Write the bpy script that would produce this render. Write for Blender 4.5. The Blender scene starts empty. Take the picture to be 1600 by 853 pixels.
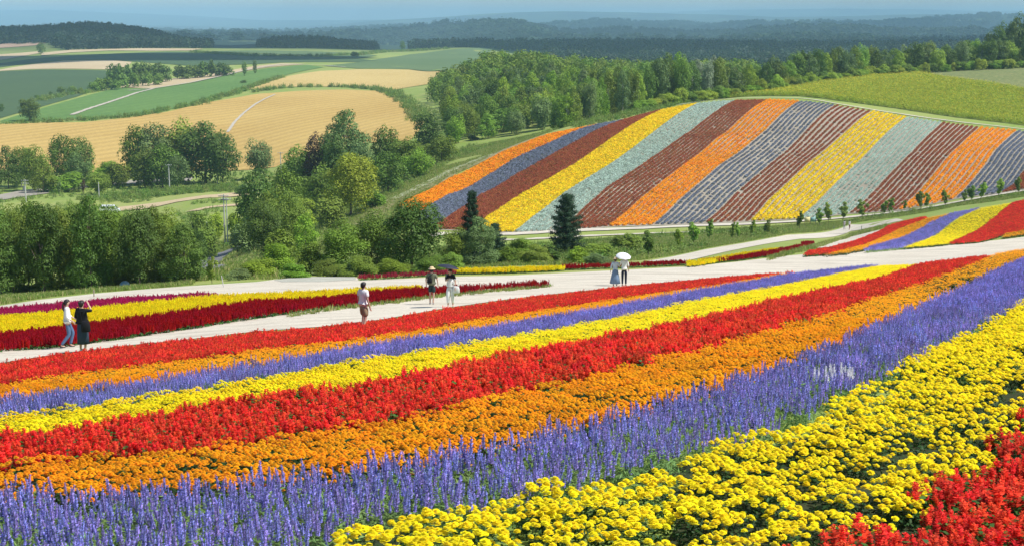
import bpy, math, random
import numpy as np
from mathutils import Vector
from mathutils.geometry import delaunay_2d_cdt
rng = np.random.default_rng(7); random.seed(7)
SC = bpy.context.scene
ORD_ = ['first', 'second', 'third', 'fourth', 'fifth', 'sixth', 'seventh', 'eighth', 'ninth', 'tenth', 'eleventh', 'twelfth', 'thirteenth', 'fourteenth', 'fifteenth', 'sixteenth', 'seventeenth', 'eighteenth', 'nineteenth', 'twentieth', 'twenty-first', 'twenty-second', 'twenty-third', 'twenty-fourth', 'twenty-fifth']
COL = SC.collection
D = bpy.data

# ---------------------------------------------------------------- camera, sun, sky, exposure
Z0 = 60.0                                   # height of the camera above the datum
PITCH = math.radians(10.17); FPX = 2222.0; CX, CY = 800.0, 426.5
cam = D.cameras.new('camera'); camo = D.objects.new('camera', cam); COL.objects.link(camo)
cam.sensor_width = 36; cam.lens = FPX / 1600 * 36; cam.clip_start = 0.2; cam.clip_end = 90000
camo.location = (0, 0, Z0); camo.rotation_euler = (math.pi/2 - PITCH, 0, 0)
SC.camera = camo
SUN_AZ, SUN_EL = math.radians(104), math.radians(56)       # azimuth clockwise from the view direction (+y)
sd = Vector((math.sin(SUN_AZ)*math.cos(SUN_EL), math.cos(SUN_AZ)*math.cos(SUN_EL), math.sin(SUN_EL)))
sun = D.lights.new('sun', 'SUN'); sun.energy = 4.3; sun.angle = math.radians(0.5); sun.color = (1, .965, .91)
suno = D.objects.new('sun', sun); COL.objects.link(suno)
suno.rotation_euler = sd.to_track_quat('Z', 'Y').to_euler(); suno.location = (30, 0, 200)
W = D.worlds.new('World'); SC.world = W; W.use_nodes = True
nt = W.node_tree; bg = nt.nodes['Background']
sky = nt.nodes.new('ShaderNodeTexSky'); sky.sky_type = 'NISHITA'; sky.sun_disc = False
sky.sun_elevation = SUN_EL; sky.sun_rotation = SUN_AZ; sky.air_density = 1.0; sky.dust_density = .4; sky.ozone_density = 2.5; sky.altitude = 200
nt.links.new(sky.outputs[0], bg.inputs[0]); bg.inputs[1].default_value = 0.10
SC.view_settings.view_transform = 'Standard'; SC.view_settings.look = 'None'
SC.view_settings.exposure = 0.40; SC.view_settings.gamma = 1
HAZE = 1.1e-4
SC.cycles.volume_bounces = 2; SC.cycles.max_bounces = 6; SC.cycles.transparent_max_bounces = 8
SC.cycles.use_denoising = False if False else SC.cycles.use_denoising

# ---------------------------------------------------------------- tagging
def tag(o, label=None, cat=None, group=None, kind=None):
    if label: o['label'] = label
    if cat: o['category'] = cat
    if group: o['group'] = group
    if kind: o['kind'] = kind
    return o
def empty(name, loc=(0, 0, 0), rz=0.0, scale=(1, 1, 1)):
    o = D.objects.new(name, None); o.empty_display_size = .2; COL.objects.link(o)
    o.location = loc; o.rotation_euler = (0, 0, rz); o.scale = scale
    return o
def mobj(name, me, parent=None, loc=None):
    o = D.objects.new(name, me); COL.objects.link(o)
    if parent is not None: o.parent = parent
    if loc is not None: o.location = loc
    return o
def copy_tree(root, loc, rz=0., scale=(1, 1, 1)):
    r = root.copy(); COL.objects.link(r); r.location = loc; r.rotation_euler = (0, 0, rz); r.scale = scale
    for ch in KIDS[root.name]:
        c = ch.copy(); COL.objects.link(c); c.parent = r
    return r
KIDS = {}

# ---------------------------------------------------------------- pixel <-> ray
cp, sp = math.cos(PITCH), math.sin(PITCH)
def ray(px, py):
    """ photograph pixel -> (a, s): x = a*y, drop = s*y below the eye """
    px = np.asarray(px, float); py = np.asarray(py, float)
    u = (px-CX)/FPX; v = (py-CY)/FPX
    Y = cp - v*sp; Z = -sp - v*cp
    return u/Y, -Z/Y
def proj(X, Y, Z):
    z = Z - Z0; dep = Y*cp - z*sp; up = Y*sp + z*cp
    return CX + FPX*X/dep, CY - FPX*up/dep

# ---------------------------------------------------------------- terrain from feature lines
def plane_drop(X, Y): return 1.54 + .178*Y - .08*X
def pchip(x, y, xq):
    """ monotone cubic along axis 0; x (K,N), y (K,N), xq (M,) or (M,N) """
    x = np.asarray(x, float); y = np.asarray(y, float)
    h = np.diff(x, axis=0); dl = np.diff(y, axis=0)/h
    K = x.shape[0]; m = np.zeros_like(y)
    w1 = 2*h[1:]+h[:-1]; w2 = h[1:]+2*h[:-1]
    same = dl[:-1]*dl[1:] > 0
    with np.errstate(divide='ignore', invalid='ignore'):
        mm = (w1+w2)/(w1/dl[:-1]+w2/dl[1:])
    m[1:-1] = np.where(same, mm, 0); m[0] = dl[0]; m[-1] = dl[-1]
    N = x.shape[1]
    if xq.ndim == 1: xq = np.repeat(xq[:, None], N, 1)
    out = np.empty_like(xq)
    for j in range(N):
        i = np.clip(np.searchsorted(x[:, j], xq[:, j], side='right')-1, 0, K-2)
        t = np.clip((xq[:, j]-x[i, j])/h[i, j], 0, 1)
        t2, t3 = t*t, t*t*t
        out[:, j] = (2*t3-3*t2+1)*y[i, j]+(t3-2*t2+t)*h[i, j]*m[i, j]+(-2*t3+3*t2)*y[i+1, j]+(t3-t2)*h[i, j]*m[i+1, j]
    return out
# every row: (px, py, distance) of one line of the land as it recedes, from near to far
ROWS = [
 [(-100,562,40),(0,556,43),(400,518,47),(800,474,60),(1200,432,88),(1600,388,118),(1700,380,125)],
 [(-100,478,88),(0,472,88),(200,457,86),(400,446,84),(560,440,86),(800,431,92),(1000,421,98),(1250,401,112),(1450,388,124),(1600,378,136),(1700,370,142)],
 [(-100,470,104),(0,464,104),(200,452,102),(400,438,100),(600,431,104),(800,417,107),(1000,409,116),(1200,388,140),(1320,378,160),(1450,367,158),(1600,362,152),(1700,358,150)],
 [(-100,436,150),(0,430,150),(200,425,150),(330,418,140),(400,410,150),(600,405,160),(800,392,165),(1000,378,190),(1200,364,215),(1320,358,236),(1400,344,200),(1500,330,188),(1600,316,188),(1700,305,190)],
 [(-100,342,315),(0,338,320),(200,330,340),(350,385,250),(400,370,245),(600,350,246),(800,362,246),(1000,354,256),(1200,347,262),(1400,325,266),(1600,290,262),(1700,272,262)],
 [(-100,322,350),(0,318,355),(200,314,372),(350,345,290),(400,345,285),(500,343,265),(625,322,262),(750,305,285),(870,277,296),(1030,258,314),(1150,246,328),(1250,243,330),(1400,239,322),(1600,234,306),(1700,230,300)],
 [(-100,304,400),(0,302,400),(200,297,410),(350,318,340),(400,325,330),(500,325,310),(625,290,310),(750,250,325),(870,206,345),(1030,172,378),(1150,157,400),(1250,157,402),(1400,178,388),(1600,203,362),(1700,216,350)],
 [(-100,262,480),(0,264,480),(200,268,480),(350,266,470),(500,263,430),(625,240,425),(750,222,420),(870,203,420),(1000,172,430),(1150,152,440),(1250,137,482),(1350,124,520),(1450,116,542),(1600,108,545),(1700,105,545)],
 [(-100,200,640),(0,195,645),(200,182,680),(300,165,740),(400,148,820),(500,140,850),(600,143,820),(700,172,600),(800,150,590),(900,152,560),(1000,148,560),(1150,145,560),(1250,132,590),(1450,112,620),(1600,106,640),(1700,104,640)],
 [(-100,155,840),(0,150,850),(200,135,950),(400,121,1000),(500,110,1080),(600,109,1100),(660,112,1080),(780,113,745),(900,126,720),(1000,134,690),(1150,135,660),(1300,128,690),(1600,112,720),(1700,108,720)],
 [(-100,115,1200),(0,110,1200),(200,102,1230),(400,99,1260),(550,97,1300),(700,104,1300),(800,108,1300),(1000,112,1300),(1200,112,1250),(1600,105,1200),(1700,100,1200)],
 [(-100,85,1750),(0,82,1800),(200,78,1800),(330,77,1850),(450,79,1850),(600,80,1900),(740,75,1950),(830,86,2000),(1000,92,2000),(1600,84,2000),(1700,82,2000)],
 [(-100,56,2350),(0,54,2350),(60,52,2350),(130,45,2350),(200,50,2350),(250,59,2350),(300,74,2350),(360,79,2350),(430,69,2350),(480,68,2350),(540,75,2350),(600,80,2350),(740,79,2350),(900,82,2350),(1600,80,2350),(1700,80,2350)],
 [(-100,68,2900),(250,68,2900),(400,70,2900),(600,76,2900),(900,76,2900),(1250,72,2900),(1700,70,2900)],
 [(-100,62,3700),(250,60,3700),(400,60,3700),(560,58,3700),(650,54,3700),(720,45,3700),(790,41,3700),(840,50,3700),(900,58,3700),(960,54,3700),(1040,60,3700),(1200,56,3700),(1300,52,3700),(1450,58,3700),(1700,54,3700)],
 [(-100,66,4700),(800,64,4700),(1700,60,4700)],
 [(-100,58,6200),(270,56,6200),(340,53,6200),(450,56,6200),(560,50,6200),(640,46,6200),(700,46,6200),(760,48,6200),(850,45,6200),(950,36,6200),(1000,39,6200),(1060,43,6200),(1150,45,6200),(1250,40,6200),(1350,40,6200),(1440,32,6200),(1500,32,6200),(1600,28,6200),(1700,28,6200)],
 [(-100,56,8500),(800,55,8500),(1700,50,8500)],
 [(-100,44,13000),(100,42,13000),(300,45,13000),(450,46,13000),(520,39,13000),(600,31,13000),(700,26,13000),(780,23,13000),(860,23,13000),(950,25,13000),(1050,25,13000),(1150,22,13000),(1300,23,13000),(1450,21,13000),(1600,24,13000),(1700,24,13000)],
 [(-100,38,17000),(1700,34,17000)],
 [(-100,20,25000),(60,17,25000),(160,22,25000),(300,26,25000),(450,33,25000),(700,32,25000),(1000,23,25000),(1120,17,25000),(1300,14,25000),(1400,17,25000),(1600,18,25000),(1700,18,25000)],
 [(-100,40,32000),(1700,40,32000)],
]
th_f = np.radians(np.arange(-25, 25.01, .15))
th_all = np.concatenate([np.radians(np.arange(-180, -25.1, 5)), th_f, np.radians(np.arange(30, 180.1, 5))])
NT = len(th_all)
thc = np.clip(th_all, -math.radians(24.5), math.radians(24.5))
ac = np.tan(thc)
kr, kz = [], []
dP0 = None
for row in ROWS:
    r = np.array(row, float); r[:, 2] = np.interp(r[:, 2], [0, 2400, 2900, 3700, 4700, 6200, 8500, 13000, 17000, 25000, 32000], [0, 2400, 3700, 5200, 6800, 9000, 11500, 16000, 19500, 25500, 32000]); a, s = ray(r[:, 0], r[:, 1]); ld = np.log(r[:, 2])
    o = np.argsort(a); a, s, ld = a[o], s[o], ld[o]
    aq = np.clip(ac, a[0], a[-1])
    dd = np.exp(pchip(a[:, None], ld[:, None], aq)[:, 0]); ss = pchip(a[:, None], s[:, None], aq)[:, 0]
    kern = np.exp(-.5*(np.arange(-8, 9)/3.0)**2); kern /= kern.sum()
    pad = lambda q: np.convolve(np.pad(q, 8, mode='edge'), kern, 'valid')
    dd, ss = pad(dd), pad(ss)
    kr.append(dd*np.sqrt(1+ac**2)); kz.append(-ss*dd)
kr = np.array(kr); kz = np.array(kz)
# in front of the first line the ground is one even slope, the side hill the photographer stands on
nearr, nearz = [], []
for f in [.0, .12, .2, .3, .4, .5, .6, .7, .8, .9]:
    r = np.maximum(2.0, kr[0]*f) if f else np.full(NT, 1.0)
    nearr.append(r); nearz.append(-plane_drop(r*np.sin(th_all), r*np.cos(th_all)))
kz[0] = np.where(np.abs(th_all) < 1.2, kz[0], -plane_drop(kr[0]*np.sin(th_all), kr[0]*np.cos(th_all)))
kr = np.vstack([np.array(nearr), kr]); kz = np.vstack([np.array(nearz), kz])
side = (th_all+math.pi)/(2*math.pi)
back = np.clip((np.abs(th_all)-math.radians(60))/math.radians(110), 0, 1)
NRT = 900
lr = np.linspace(math.log(1.0), math.log(31500), NRT)
TAB = pchip(np.log(kr), kz, lr)                                 # (NRT, NT)
mid = .5*(TAB[:, :1]+TAB[:, -1:]); TAB = TAB*(1-back*.999)+mid*back*.999*np.ones_like(TAB) if False else TAB
TAB[:, 0] = TAB[:, -1] = .5*(TAB[:, 0]+TAB[:, -1])
for k, w in ((1, .35), (2, .2)):
    TAB[:, k] = TAB[:, k]*(1-w)+TAB[:, 0]*w; TAB[:, -1-k] = TAB[:, -1-k]*(1-w)+TAB[:, -1]*w
# rolling relief of the far wooded country
_R, _T = np.meshgrid(np.exp(lr), th_all, indexing='ij'); _X, _Y = _R*np.sin(_T), _R*np.cos(_T)
def swell(x, y, s, q):
    f = np.zeros_like(x)
    for k, (a, b) in enumerate([(.35, 1.), (-.8, .9), (1.1, .3), (-.3, 1.7), (.9, 1.4), (-1.6, .8), (.5, 2.3)]):
        f += np.sin((a*x+b*y)*s+q*k*1.7+1.4*np.sin((b*x-a*y)*s*.6+k+q))/(1+.25*k)
    return f/3.2
_w1 = np.clip((_R-2300)/900, 0, 1)*np.clip((12500-_R)/2500, 0, 1); _w2 = np.clip((_R-12000)/3000, 0, 1)
_n1 = swell(_X, _Y, 2*math.pi/2100, 2.0); _n2 = swell(_X, _Y, 2*math.pi/760, 5.1)
TAB = TAB+_w1*(27*(1-np.abs(_n1)*1.6)+11*_n2-14)*np.clip(_R/5200, .5, 1.6)+_w2*38*swell(_X, _Y, 2*math.pi/6500, 1.1)
def H(X, Y):
    X = np.asarray(X, float); Y = np.asarray(Y, float)
    r = np.maximum(np.hypot(X, Y), 1.001); t = np.arctan2(X, Y)
    fi = np.clip((np.log(r)-lr[0])/(lr[1]-lr[0]), 0, NRT-1.001); i = fi.astype(int); fi = fi-i
    fj = np.clip(np.interp(t, th_all, np.arange(NT)), 0, NT-1.001); j = fj.astype(int); fj = fj-j
    z = (TAB[i, j]*(1-fi)*(1-fj)+TAB[i+1, j]*fi*(1-fj)+TAB[i, j+1]*(1-fi)*fj+TAB[i+1, j+1]*fi*fj)
    return z+Z0
_lm = np.exp(np.linspace(math.log(3.0), math.log(30000), 2600))
def ground(px, py, h=0.0, dmin=3.0, dmax=30000.):
    """ where the sight line through a photograph pixel first meets the land (raised by h) """
    px = np.atleast_1d(np.asarray(px, float)); py = np.atleast_1d(np.asarray(py, float))
    a, s = ray(px, py); out = np.empty((len(px), 2))
    L = _lm[(_lm >= dmin) & (_lm <= dmax)]
    for k in range(len(px)):
        diff = (Z0-s[k]*L)-(H(a[k]*L, L)+h)
        neg = np.nonzero(diff < 0)[0]
        if len(neg) == 0: i = int(np.argmin(diff)); d = L[i]
        elif neg[0] == 0: d = L[0]
        else:
            i = neg[0]; d = L[i-1]+(L[i]-L[i-1])*diff[i-1]/(diff[i-1]-diff[i])
        out[k] = (a[k]*d, d)
    return out
def at(px, d):
    """ the point of the land under pixel column px at distance d """
    a, _ = ray(px, 200.0); X = float(a)*d
    return X, d, float(H(X, d))

# ---------------------------------------------------------------- materials
def nodes(name):
    m = D.materials.new(name); m.use_nodes = True; t = m.node_tree; t.nodes.clear()
    out = t.nodes.new('ShaderNodeOutputMaterial')
    return m, t, out
def N(t, ty, **kw):
    n = t.nodes.new(ty)
    for k, v in kw.items():
        if k.startswith('i_'): n.inputs[int(k[2:])].default_value = v
        else: setattr(n, k, v)
    return n
def noise(t, scale, detail=4, rough=.55, vec=None, dist=0.):
    n = N(t, 'ShaderNodeTexNoise'); n.inputs['Scale'].default_value = scale; n.inputs['Detail'].default_value = detail
    n.inputs['Roughness'].default_value = rough; n.inputs['Distortion'].default_value = dist
    if vec is not None: t.links.new(vec, n.inputs['Vector'])
    return n.outputs['Fac']
def ramp(t, fac, stops):
    n = N(t, 'ShaderNodeValToRGB'); e = n.color_ramp.elements
    while len(e) < len(stops): e.new(.5)
    for k, (p, c) in enumerate(stops):
        e[k].position = p; e[k].color = (*c, 1) if not np.isscalar(c) else (c, c, c, 1)
    t.links.new(fac, n.inputs[0]); return n.outputs[0]
def mixc(t, fac, a, b, mode='MIX'):
    n = N(t, 'ShaderNodeMix', data_type='RGBA', blend_type=mode)
    for s, v in ((0, fac), (6, a), (7, b)):
        if isinstance(v, bpy.types.NodeSocket): t.links.new(v, n.inputs[s])
        elif s == 0: n.inputs[0].default_value = v
        else: n.inputs[s].default_value = (*v, 1) if not np.isscalar(v) else (v, v, v, 1)
    return n.outputs[2]
def pos(t, scale=None, rotz=0.):
    g = N(t, 'ShaderNodeNewGeometry'); v = g.outputs['Position']
    if scale is not None or rotz:
        m = N(t, 'ShaderNodeMapping'); m.inputs['Scale'].default_value = scale or (1, 1, 1)
        m.inputs['Rotation'].default_value = (0, 0, rotz); t.links.new(v, m.inputs['Vector']); v = m.outputs[0]
    return v
def finish(t, out, col, rough=.9, bump=None, bstr=.3, bdist=.05, spec=.2):
    p = N(t, 'ShaderNodeBsdfPrincipled'); p.inputs['Roughness'].default_value = rough; p.inputs['Specular IOR Level'].default_value = spec
    if isinstance(col, bpy.types.NodeSocket): t.links.new(col, p.inputs['Base Color'])
    else: p.inputs['Base Color'].default_value = (*col, 1)
    if bump is not None:
        b = N(t, 'ShaderNodeBump'); b.inputs['Strength'].default_value = bstr; b.inputs['Distance'].default_value = bdist
        t.links.new(bump, b.inputs['Height']); t.links.new(b.outputs[0], p.inputs['Normal'])
    t.links.new(p.outputs[0], out.inputs[0]); return p
def flat(name, col, rough=.7, spec=.3, metal=0., var=.0):
    m, t, out = nodes(name); c = col
    if var:
        c = mixc(t, noise(t, 9, 3, vec=N(t, 'ShaderNodeTexCoord').outputs['Object']), tuple(x*(1-var) for x in col), tuple(min(1, x*(1+var)) for x in col))
    p = finish(t, out, c, rough, spec=spec); p.inputs['Metallic'].default_value = metal
    return m
def field_mat(name, c1, c2, c3=None, scale=.02, fine=.6, rows=None, bumpy=.2):
    """ mottled field: broad patches of c1/c2 plus fine grain; rows = (spacing m, direction rad, strength) """
    m, t, out = nodes(name); v = pos(t)
    col = mixc(t, ramp(t, noise(t, scale, 5, .6, v), [(.35, 0.), (.65, 1.)]), c1, c2)
    f = noise(t, fine, 4, .7, v)
    if c3 is not None: col = mixc(t, ramp(t, f, [(.5, 0.), (.72, 1.)]), col, c3)
    if rows:
        vv = pos(t, None, rows[1]); vv = pos(t, (1, 1, 1), rows[1])
        wv = N(t, 'ShaderNodeTexWave', wave_type='BANDS', bands_direction='X'); wv.inputs['Scale'].default_value = math.pi*2/ (rows[0]*20)*1.0
        wv.inputs['Distortion'].default_value = 1.2; wv.inputs['Detail'].default_value = 2; wv.inputs['Detail Scale'].default_value = .3
        t.links.new(vv, wv.inputs['Vector'])
        col = mixc(t, rows[2], col, mixc(t, wv.outputs['Fac'], tuple(x*.55 for x in c1), tuple(min(1, x*1.35) for x in c2)))
    col = mixc(t, .25, col, ramp(t, f, [(.3, .25), (.7, 1.)]), 'MULTIPLY') if bumpy else col
    finish(t, out, col, .95, f, .3, bumpy)
    return m

# ---------------------------------------------------------------- mesh helpers
def mesh_from(name, verts, faces, mats, midx=None, smooth=False, tone=None):
    """ faces: (N,4) or (N,3) int array or list of index lists """
    me = D.meshes.new(name); verts = np.asarray(verts, np.float32)
    if isinstance(faces, np.ndarray):
        k = faces.shape[1]; n = len(faces)
        me.vertices.add(len(verts)); me.vertices.foreach_set('co', verts.ravel())
        me.loops.add(n*k); me.loops.foreach_set('vertex_index', faces.ravel().astype(np.int32))
        me.polygons.add(n); me.polygons.foreach_set('loop_start', np.arange(0, n*k, k, dtype=np.int32))
        try: me.polygons.foreach_set('loop_total', np.full(n, k, np.int32))
        except Exception: pass
        nf = n
    else:
        me.from_pydata(verts.tolist(), [], faces); nf = len(faces)
    for m in (mats if isinstance(mats, (list, tuple)) else [mats]): me.materials.append(m)
    if midx is not None: me.polygons.foreach_set('material_index', np.asarray(midx, np.int32))
    if tone is not None:
        at_ = me.attributes.new('tone', 'FLOAT', 'FACE'); at_.data.foreach_set('value', np.asarray(tone, np.float32))
    if smooth: me.polygons.foreach_set('use_smooth', np.ones(nf, bool))
    me.update(calc_edges=True); me.validate()
    return me
def in_poly(P, poly):
    x, y = P[:, 0], P[:, 1]; ins = np.zeros(len(P), bool); n = len(poly)
    for i in range(n):
        x1, y1 = poly[i]; x2, y2 = poly[(i+1) % n]
        c = ((y1 > y) != (y2 > y))
        with np.errstate(divide='ignore', invalid='ignore'):
            xi = (x2-x1)*(y-y1)/(y2-y1)+x1
        ins ^= c & (x < xi)
    return ins
def resample(P, step):
    out = [P[0]]
    for a, b in zip(P[:-1], P[1:]):
        n = max(1, int(np.linalg.norm(b-a)/step))
        for k in range(1, n+1): out.append(a+(b-a)*k/n)
    return np.array(out)
def world_poly(pxs, h=0., **kw):
    p = np.array(pxs, float); return ground(p[:, 0], p[:, 1], h, **kw)
def sheet(name, poly, mat, off=None, step=None, label=None, kind='structure', cat=None, grid=None):
    """ a sheet of ground laid on the land inside a world-space outline """
    poly = np.asarray(poly, float); dm = np.hypot(poly[:, 0], poly[:, 1]); dmean = dm.mean()
    size = max(np.ptp(poly[:, 0]), np.ptp(poly[:, 1]))
    step = step or max(size/45, .5)
    ring = resample(np.vstack([poly, poly[:1]]), step)[:-1]
    gx = np.arange(poly[:, 0].min(), poly[:, 0].max(), step); gy = np.arange(poly[:, 1].min(), poly[:, 1].max(), step)
    G = np.array(np.meshgrid(gx, gy)).reshape(2, -1).T+rng.uniform(-.2, .2, (len(gx)*len(gy), 2))*step
    G = G[in_poly(G, poly)]
    V = [Vector(p) for p in np.vstack([ring, G])]
    n = len(ring); edges = [(i, (i+1) % n) for i in range(n)]
    vo, _, fo, *_ = delaunay_2d_cdt(V, edges, [list(range(n))], 1, 1e-6)
    P = np.array([tuple(v) for v in vo]); off_ = (.012+np.hypot(P[:, 0], P[:, 1])*2.6e-4) if off is None else off+np.hypot(P[:, 0], P[:, 1])*1.0e-4
    z = H(P[:, 0], P[:, 1])+off_
    F = [list(f) if True else f for f in fo]
    me = mesh_from(name, np.column_stack([P, z]), np.array([f for f in F if len(f) == 3], np.int64), mat, smooth=True)
    # make all normals face up
    o = mobj(name, me)
    tag(o, label, cat or name.replace('_', ' '), kind=kind)
    return o
def up_normals(o):
    pass
# ---------------------------------------------------------------- the ground itself, to the horizon
m_ground, t, out = nodes('meadow_and_valley_grass')
v = pos(t)
n1 = noise(t, .035, 6, .6, v); n2 = noise(t, .5, 5, .7, v); n3 = noise(t, .0012, 6, .62, v)
near_c = mixc(t, ramp(t, n1, [(.38, 0.), (.62, 1.)]), (.19, .28, .045), (.29, .33, .085))
near_c = mixc(t, ramp(t, n2, [(.45, 0.), (.75, 1.)]), near_c, (.30, .31, .12))
far_c = mixc(t, ramp(t, n3, [(.46, 0.), (.54, 1.)]), (.014, .030, .014), (.035, .065, .022))
far_c = mixc(t, ramp(t, noise(t, .0021, 5, .7, v), [(.57, 0.), (.60, 1.)]), far_c, (.12, .16, .06))
ln = N(t, 'ShaderNodeVectorMath', operation='LENGTH'); t.links.new(v, ln.inputs[0])
mr = N(t, 'ShaderNodeMapRange'); mr.inputs[1].default_value = 1700; mr.inputs[2].default_value = 2300; t.links.new(ln.outputs['Value'], mr.inputs[0])
finish(t, out, mixc(t, mr.outputs[0], near_c, far_c), .95, n2, .5, .15)
sel = np.concatenate([np.arange(0, NRT-1, 2), [NRT-1]])
RR, TT = np.meshgrid(np.exp(lr[sel]), th_all[:-1], indexing='ij')
ZZ = TAB[sel][:, :-1]+Z0; nr, ntc = RR.shape
verts = np.column_stack([(RR*np.sin(TT)).ravel(), (RR*np.cos(TT)).ravel(), ZZ.ravel()])
i, j = np.meshgrid(np.arange(nr-1), np.arange(ntc), indexing='ij'); jn = (j+1) % ntc
F = np.stack([i*ntc+j, i*ntc+jn, (i+1)*ntc+jn, (i+1)*ntc+j], -1).reshape(-1, 4)
verts = np.vstack([verts, [[0, 0, Z0-1.54]]]); c0 = len(verts)-1
F = np.vstack([F, np.array([[c0, c0, (k+1) % ntc, k] for k in range(0)]).reshape(-1, 4)]) if False else F
me = mesh_from('ground', verts, F[:, ::-1].copy(), m_ground, smooth=True)
ground_o = mobj('ground', me); tag(ground_o, 'grassy hillside, valley floor and wooded hills reaching the horizon', 'ground', kind='structure')

# ---------------------------------------------------------------- field sheets of the far side of the valley
GOLD = field_mat('ripe_wheat_stubble', (.46, .295, .078), (.55, .375, .115), (.62, .455, .18), .012, .9, (9., .5, .18), .1)
GOLD2 = field_mat('pale_wheat_stubble', (.50, .355, .115), (.58, .43, .16), (.62, .50, .23), .01, .5, (7., .9, .16), .1)
BEIGE = field_mat('dry_cut_field', (.50, .38, .22), (.58, .46, .28), None, .01, .4, None, .1)
PINKISH = field_mat('bare_brown_field', (.36, .24, .17), (.42, .29, .20), None, .01, .4, None, .1)
GREEN = field_mat('bright_green_crop', (.10, .20, .045), (.13, .235, .055), (.17, .27, .075), .008, .4, (12., .3, .10), .1)
SHADED_CROP = field_mat('cloud_shaded_green_crop', (.06, .105, .045), (.075, .125, .05), None, .008, .3, (14., 1.2, .10), .1)  # cloud shade on these fields is put into the crop colour
GREY = field_mat('grey_green_crop', (.10, .16, .06), (.13, .19, .075), None, .006, .3, (16., 1.1, .22), .1)
GRAVEL = field_mat('pale_gravel', (.48, .43, .34), (.56, .51, .42), (.42, .37, .28), .25, 6., None, .02)
TRACK = field_mat('grey_track', (.34, .30, .25), (.42, .38, .32), (.26, .25, .16), .1, 2., None, .03)
FIELDS = [
 ('wheat_field', GOLD, 'golden wheat stubble field with tyre tracks, largest field across the valley', [(-160,204),(0,195),(60,193),(130,192),(200,185),(260,176),(330,160),(400,148),(470,143),(540,141),(590,143),(612,150),(640,168),(662,192),(655,205),(640,222),(560,225),(480,240),(430,262),(350,268),(300,268),(200,270),(130,272),(0,268),(-160,268)]),
 ('wheat_field', GOLD2, 'smaller golden field above the hedge, left of the wooded hill', [(380,141),(400,133),(440,122),(500,112),(560,109.5),(640,110),(690,112),(680,130),(640,137),(612,142),(560,137),(480,136),(430,138)]),
 ('cut_field', BEIGE, 'long narrow beige field running up between green crops', [(180,137),(240,125),(300,122),(350,113),(400,104),(440,100),(478,101),(420,106),(350,118),(300,129),(240,139)]),
 ('crop_field', GREEN, 'bright green crop field crossed by a pale diagonal track', [(-160,200),(0,190),(60,172),(130,152),(180,138.5),(240,140),(300,131),(350,120),(420,107.5),(480,102.5),(506,106),(440,120),(395,134),(370,146),(330,159),(260,173),(200,182),(100,188),(0,193.5),(-160,203)]),
 ('crop_field', SHADED_CROP, 'green crop field at the left behind the lone round tree, cloud shade in its colour', [(-160,118),(0,113),(60,110),(165,111),(176,120),(185,130),(150,141),(120,152),(60,169),(0,186),(-160,196)]),
 ('cut_field', BEIGE, 'beige cut field at the far left above the shaded green crop', [(-160,118),(0,110),(40,103),(100,96),(170,95),(206,98),(200,105),(165,109.5),(100,108.5),(50,109),(0,112),(-160,117)]),
 ('crop_field', SHADED_CROP, 'wide green strip of crop below the wooded ridge, cloud shade in its colour', [(-160,112),(0,100),(60,92),(150,86),(260,82),(330,82),(400,85),(500,90),(560,93),(590,96),(560,98),(480,98),(440,98.5),(400,101),(300,104),(206,97),(160,94),(100,95),(40,101),(0,106),(-160,116)]),
 ('cut_field', BEIGE, 'thin pale field along the foot of the wooded ridge', [(62,84),(110,79),(170,77.5),(240,76.5),(318,77),(300,80),(240,80.5),(170,80),(110,83),(66,88)]),
 ('bare_field', PINKISH, 'brown bare field at the far left edge below the wooded ridge', [(-160,62),(0,61),(80,60),(80,66),(55,72),(0,76),(-160,80)]),
 ('cut_field', BEIGE, 'pale wedge of cut field under the brown bare field', [(-160,95),(0,86),(30,84),(62,81),(62,84),(30,90),(0,95),(-160,104)]),
 ('crop_field', GREY, 'grey green rolling crop field with curving rows right of the lone tree', [(505,104),(560,98.5),(600,92),(640,86),(700,79),(745,76),(790,78),(760,88),(720,104),(700,111),(640,109),(560,108)]),
 ('crop_field', GREY, 'grey green strip of crop before the small dark wood', [(330,81),(400,80),(480,81),(560,84),(590,88),(560,92),(480,88),(400,84),(340,82)]),
]
SHEETS = []
for nm, mt, lb, pl in FIELDS:
    SHEETS.append(sheet(nm, world_poly(pl, dmin=300), mt, label=lb))
TRACKS = []
def ribbon(name, pxs, width, mat, off=.03, label=None, dmin=20, dmax=30000, cat=None, h=0.):
    """ a track of real width along a line """
    P = world_poly(pxs, h, dmin=dmin, dmax=dmax); seg = resample(P, max(width*.8, np.hypot(*(P[-1]-P[0]))/90))
    for _ in range(2): seg[1:-1] = (seg[:-2]+2*seg[1:-1]+seg[2:])/4
    TRACKS.append((seg.copy(), width*(.5 if name != 'grass_track' else .1)-(0 if name != 'grass_track' else .4)))
    T = np.gradient(seg, axis=0); T /= np.linalg.norm(T, axis=1)[:, None]+1e-9; Nn = np.column_stack([-T[:, 1], T[:, 0]])
    w = width*.5*(1+.12*rng.normal(size=len(seg)))[:, None]
    cols = [seg+Nn*w*k for k in (1, .33, -.33, -1)]
    V = np.vstack(cols); V = np.column_stack([V, H(V[:, 0], V[:, 1])+off+np.hypot(V[:, 0], V[:, 1])*2.2e-4]); n = len(seg)
    Fq = np.array([[c*n+k, (c+1)*n+k, (c+1)*n+k+1, c*n+k+1] for c in range(3) for k in range(n-1)])
    o = mobj(name, mesh_from(name, V, Fq, mat, smooth=True)); tag(o, label, cat or name.replace('_', ' '), kind='structure'); return o
ribbon('farm_track', [(112,181),(140,171),(165,163),(195,153),(215,146),(240,140)], 2.6, GRAVEL, .3, 'pale diagonal farm track through the bright green crop', 300)
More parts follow.
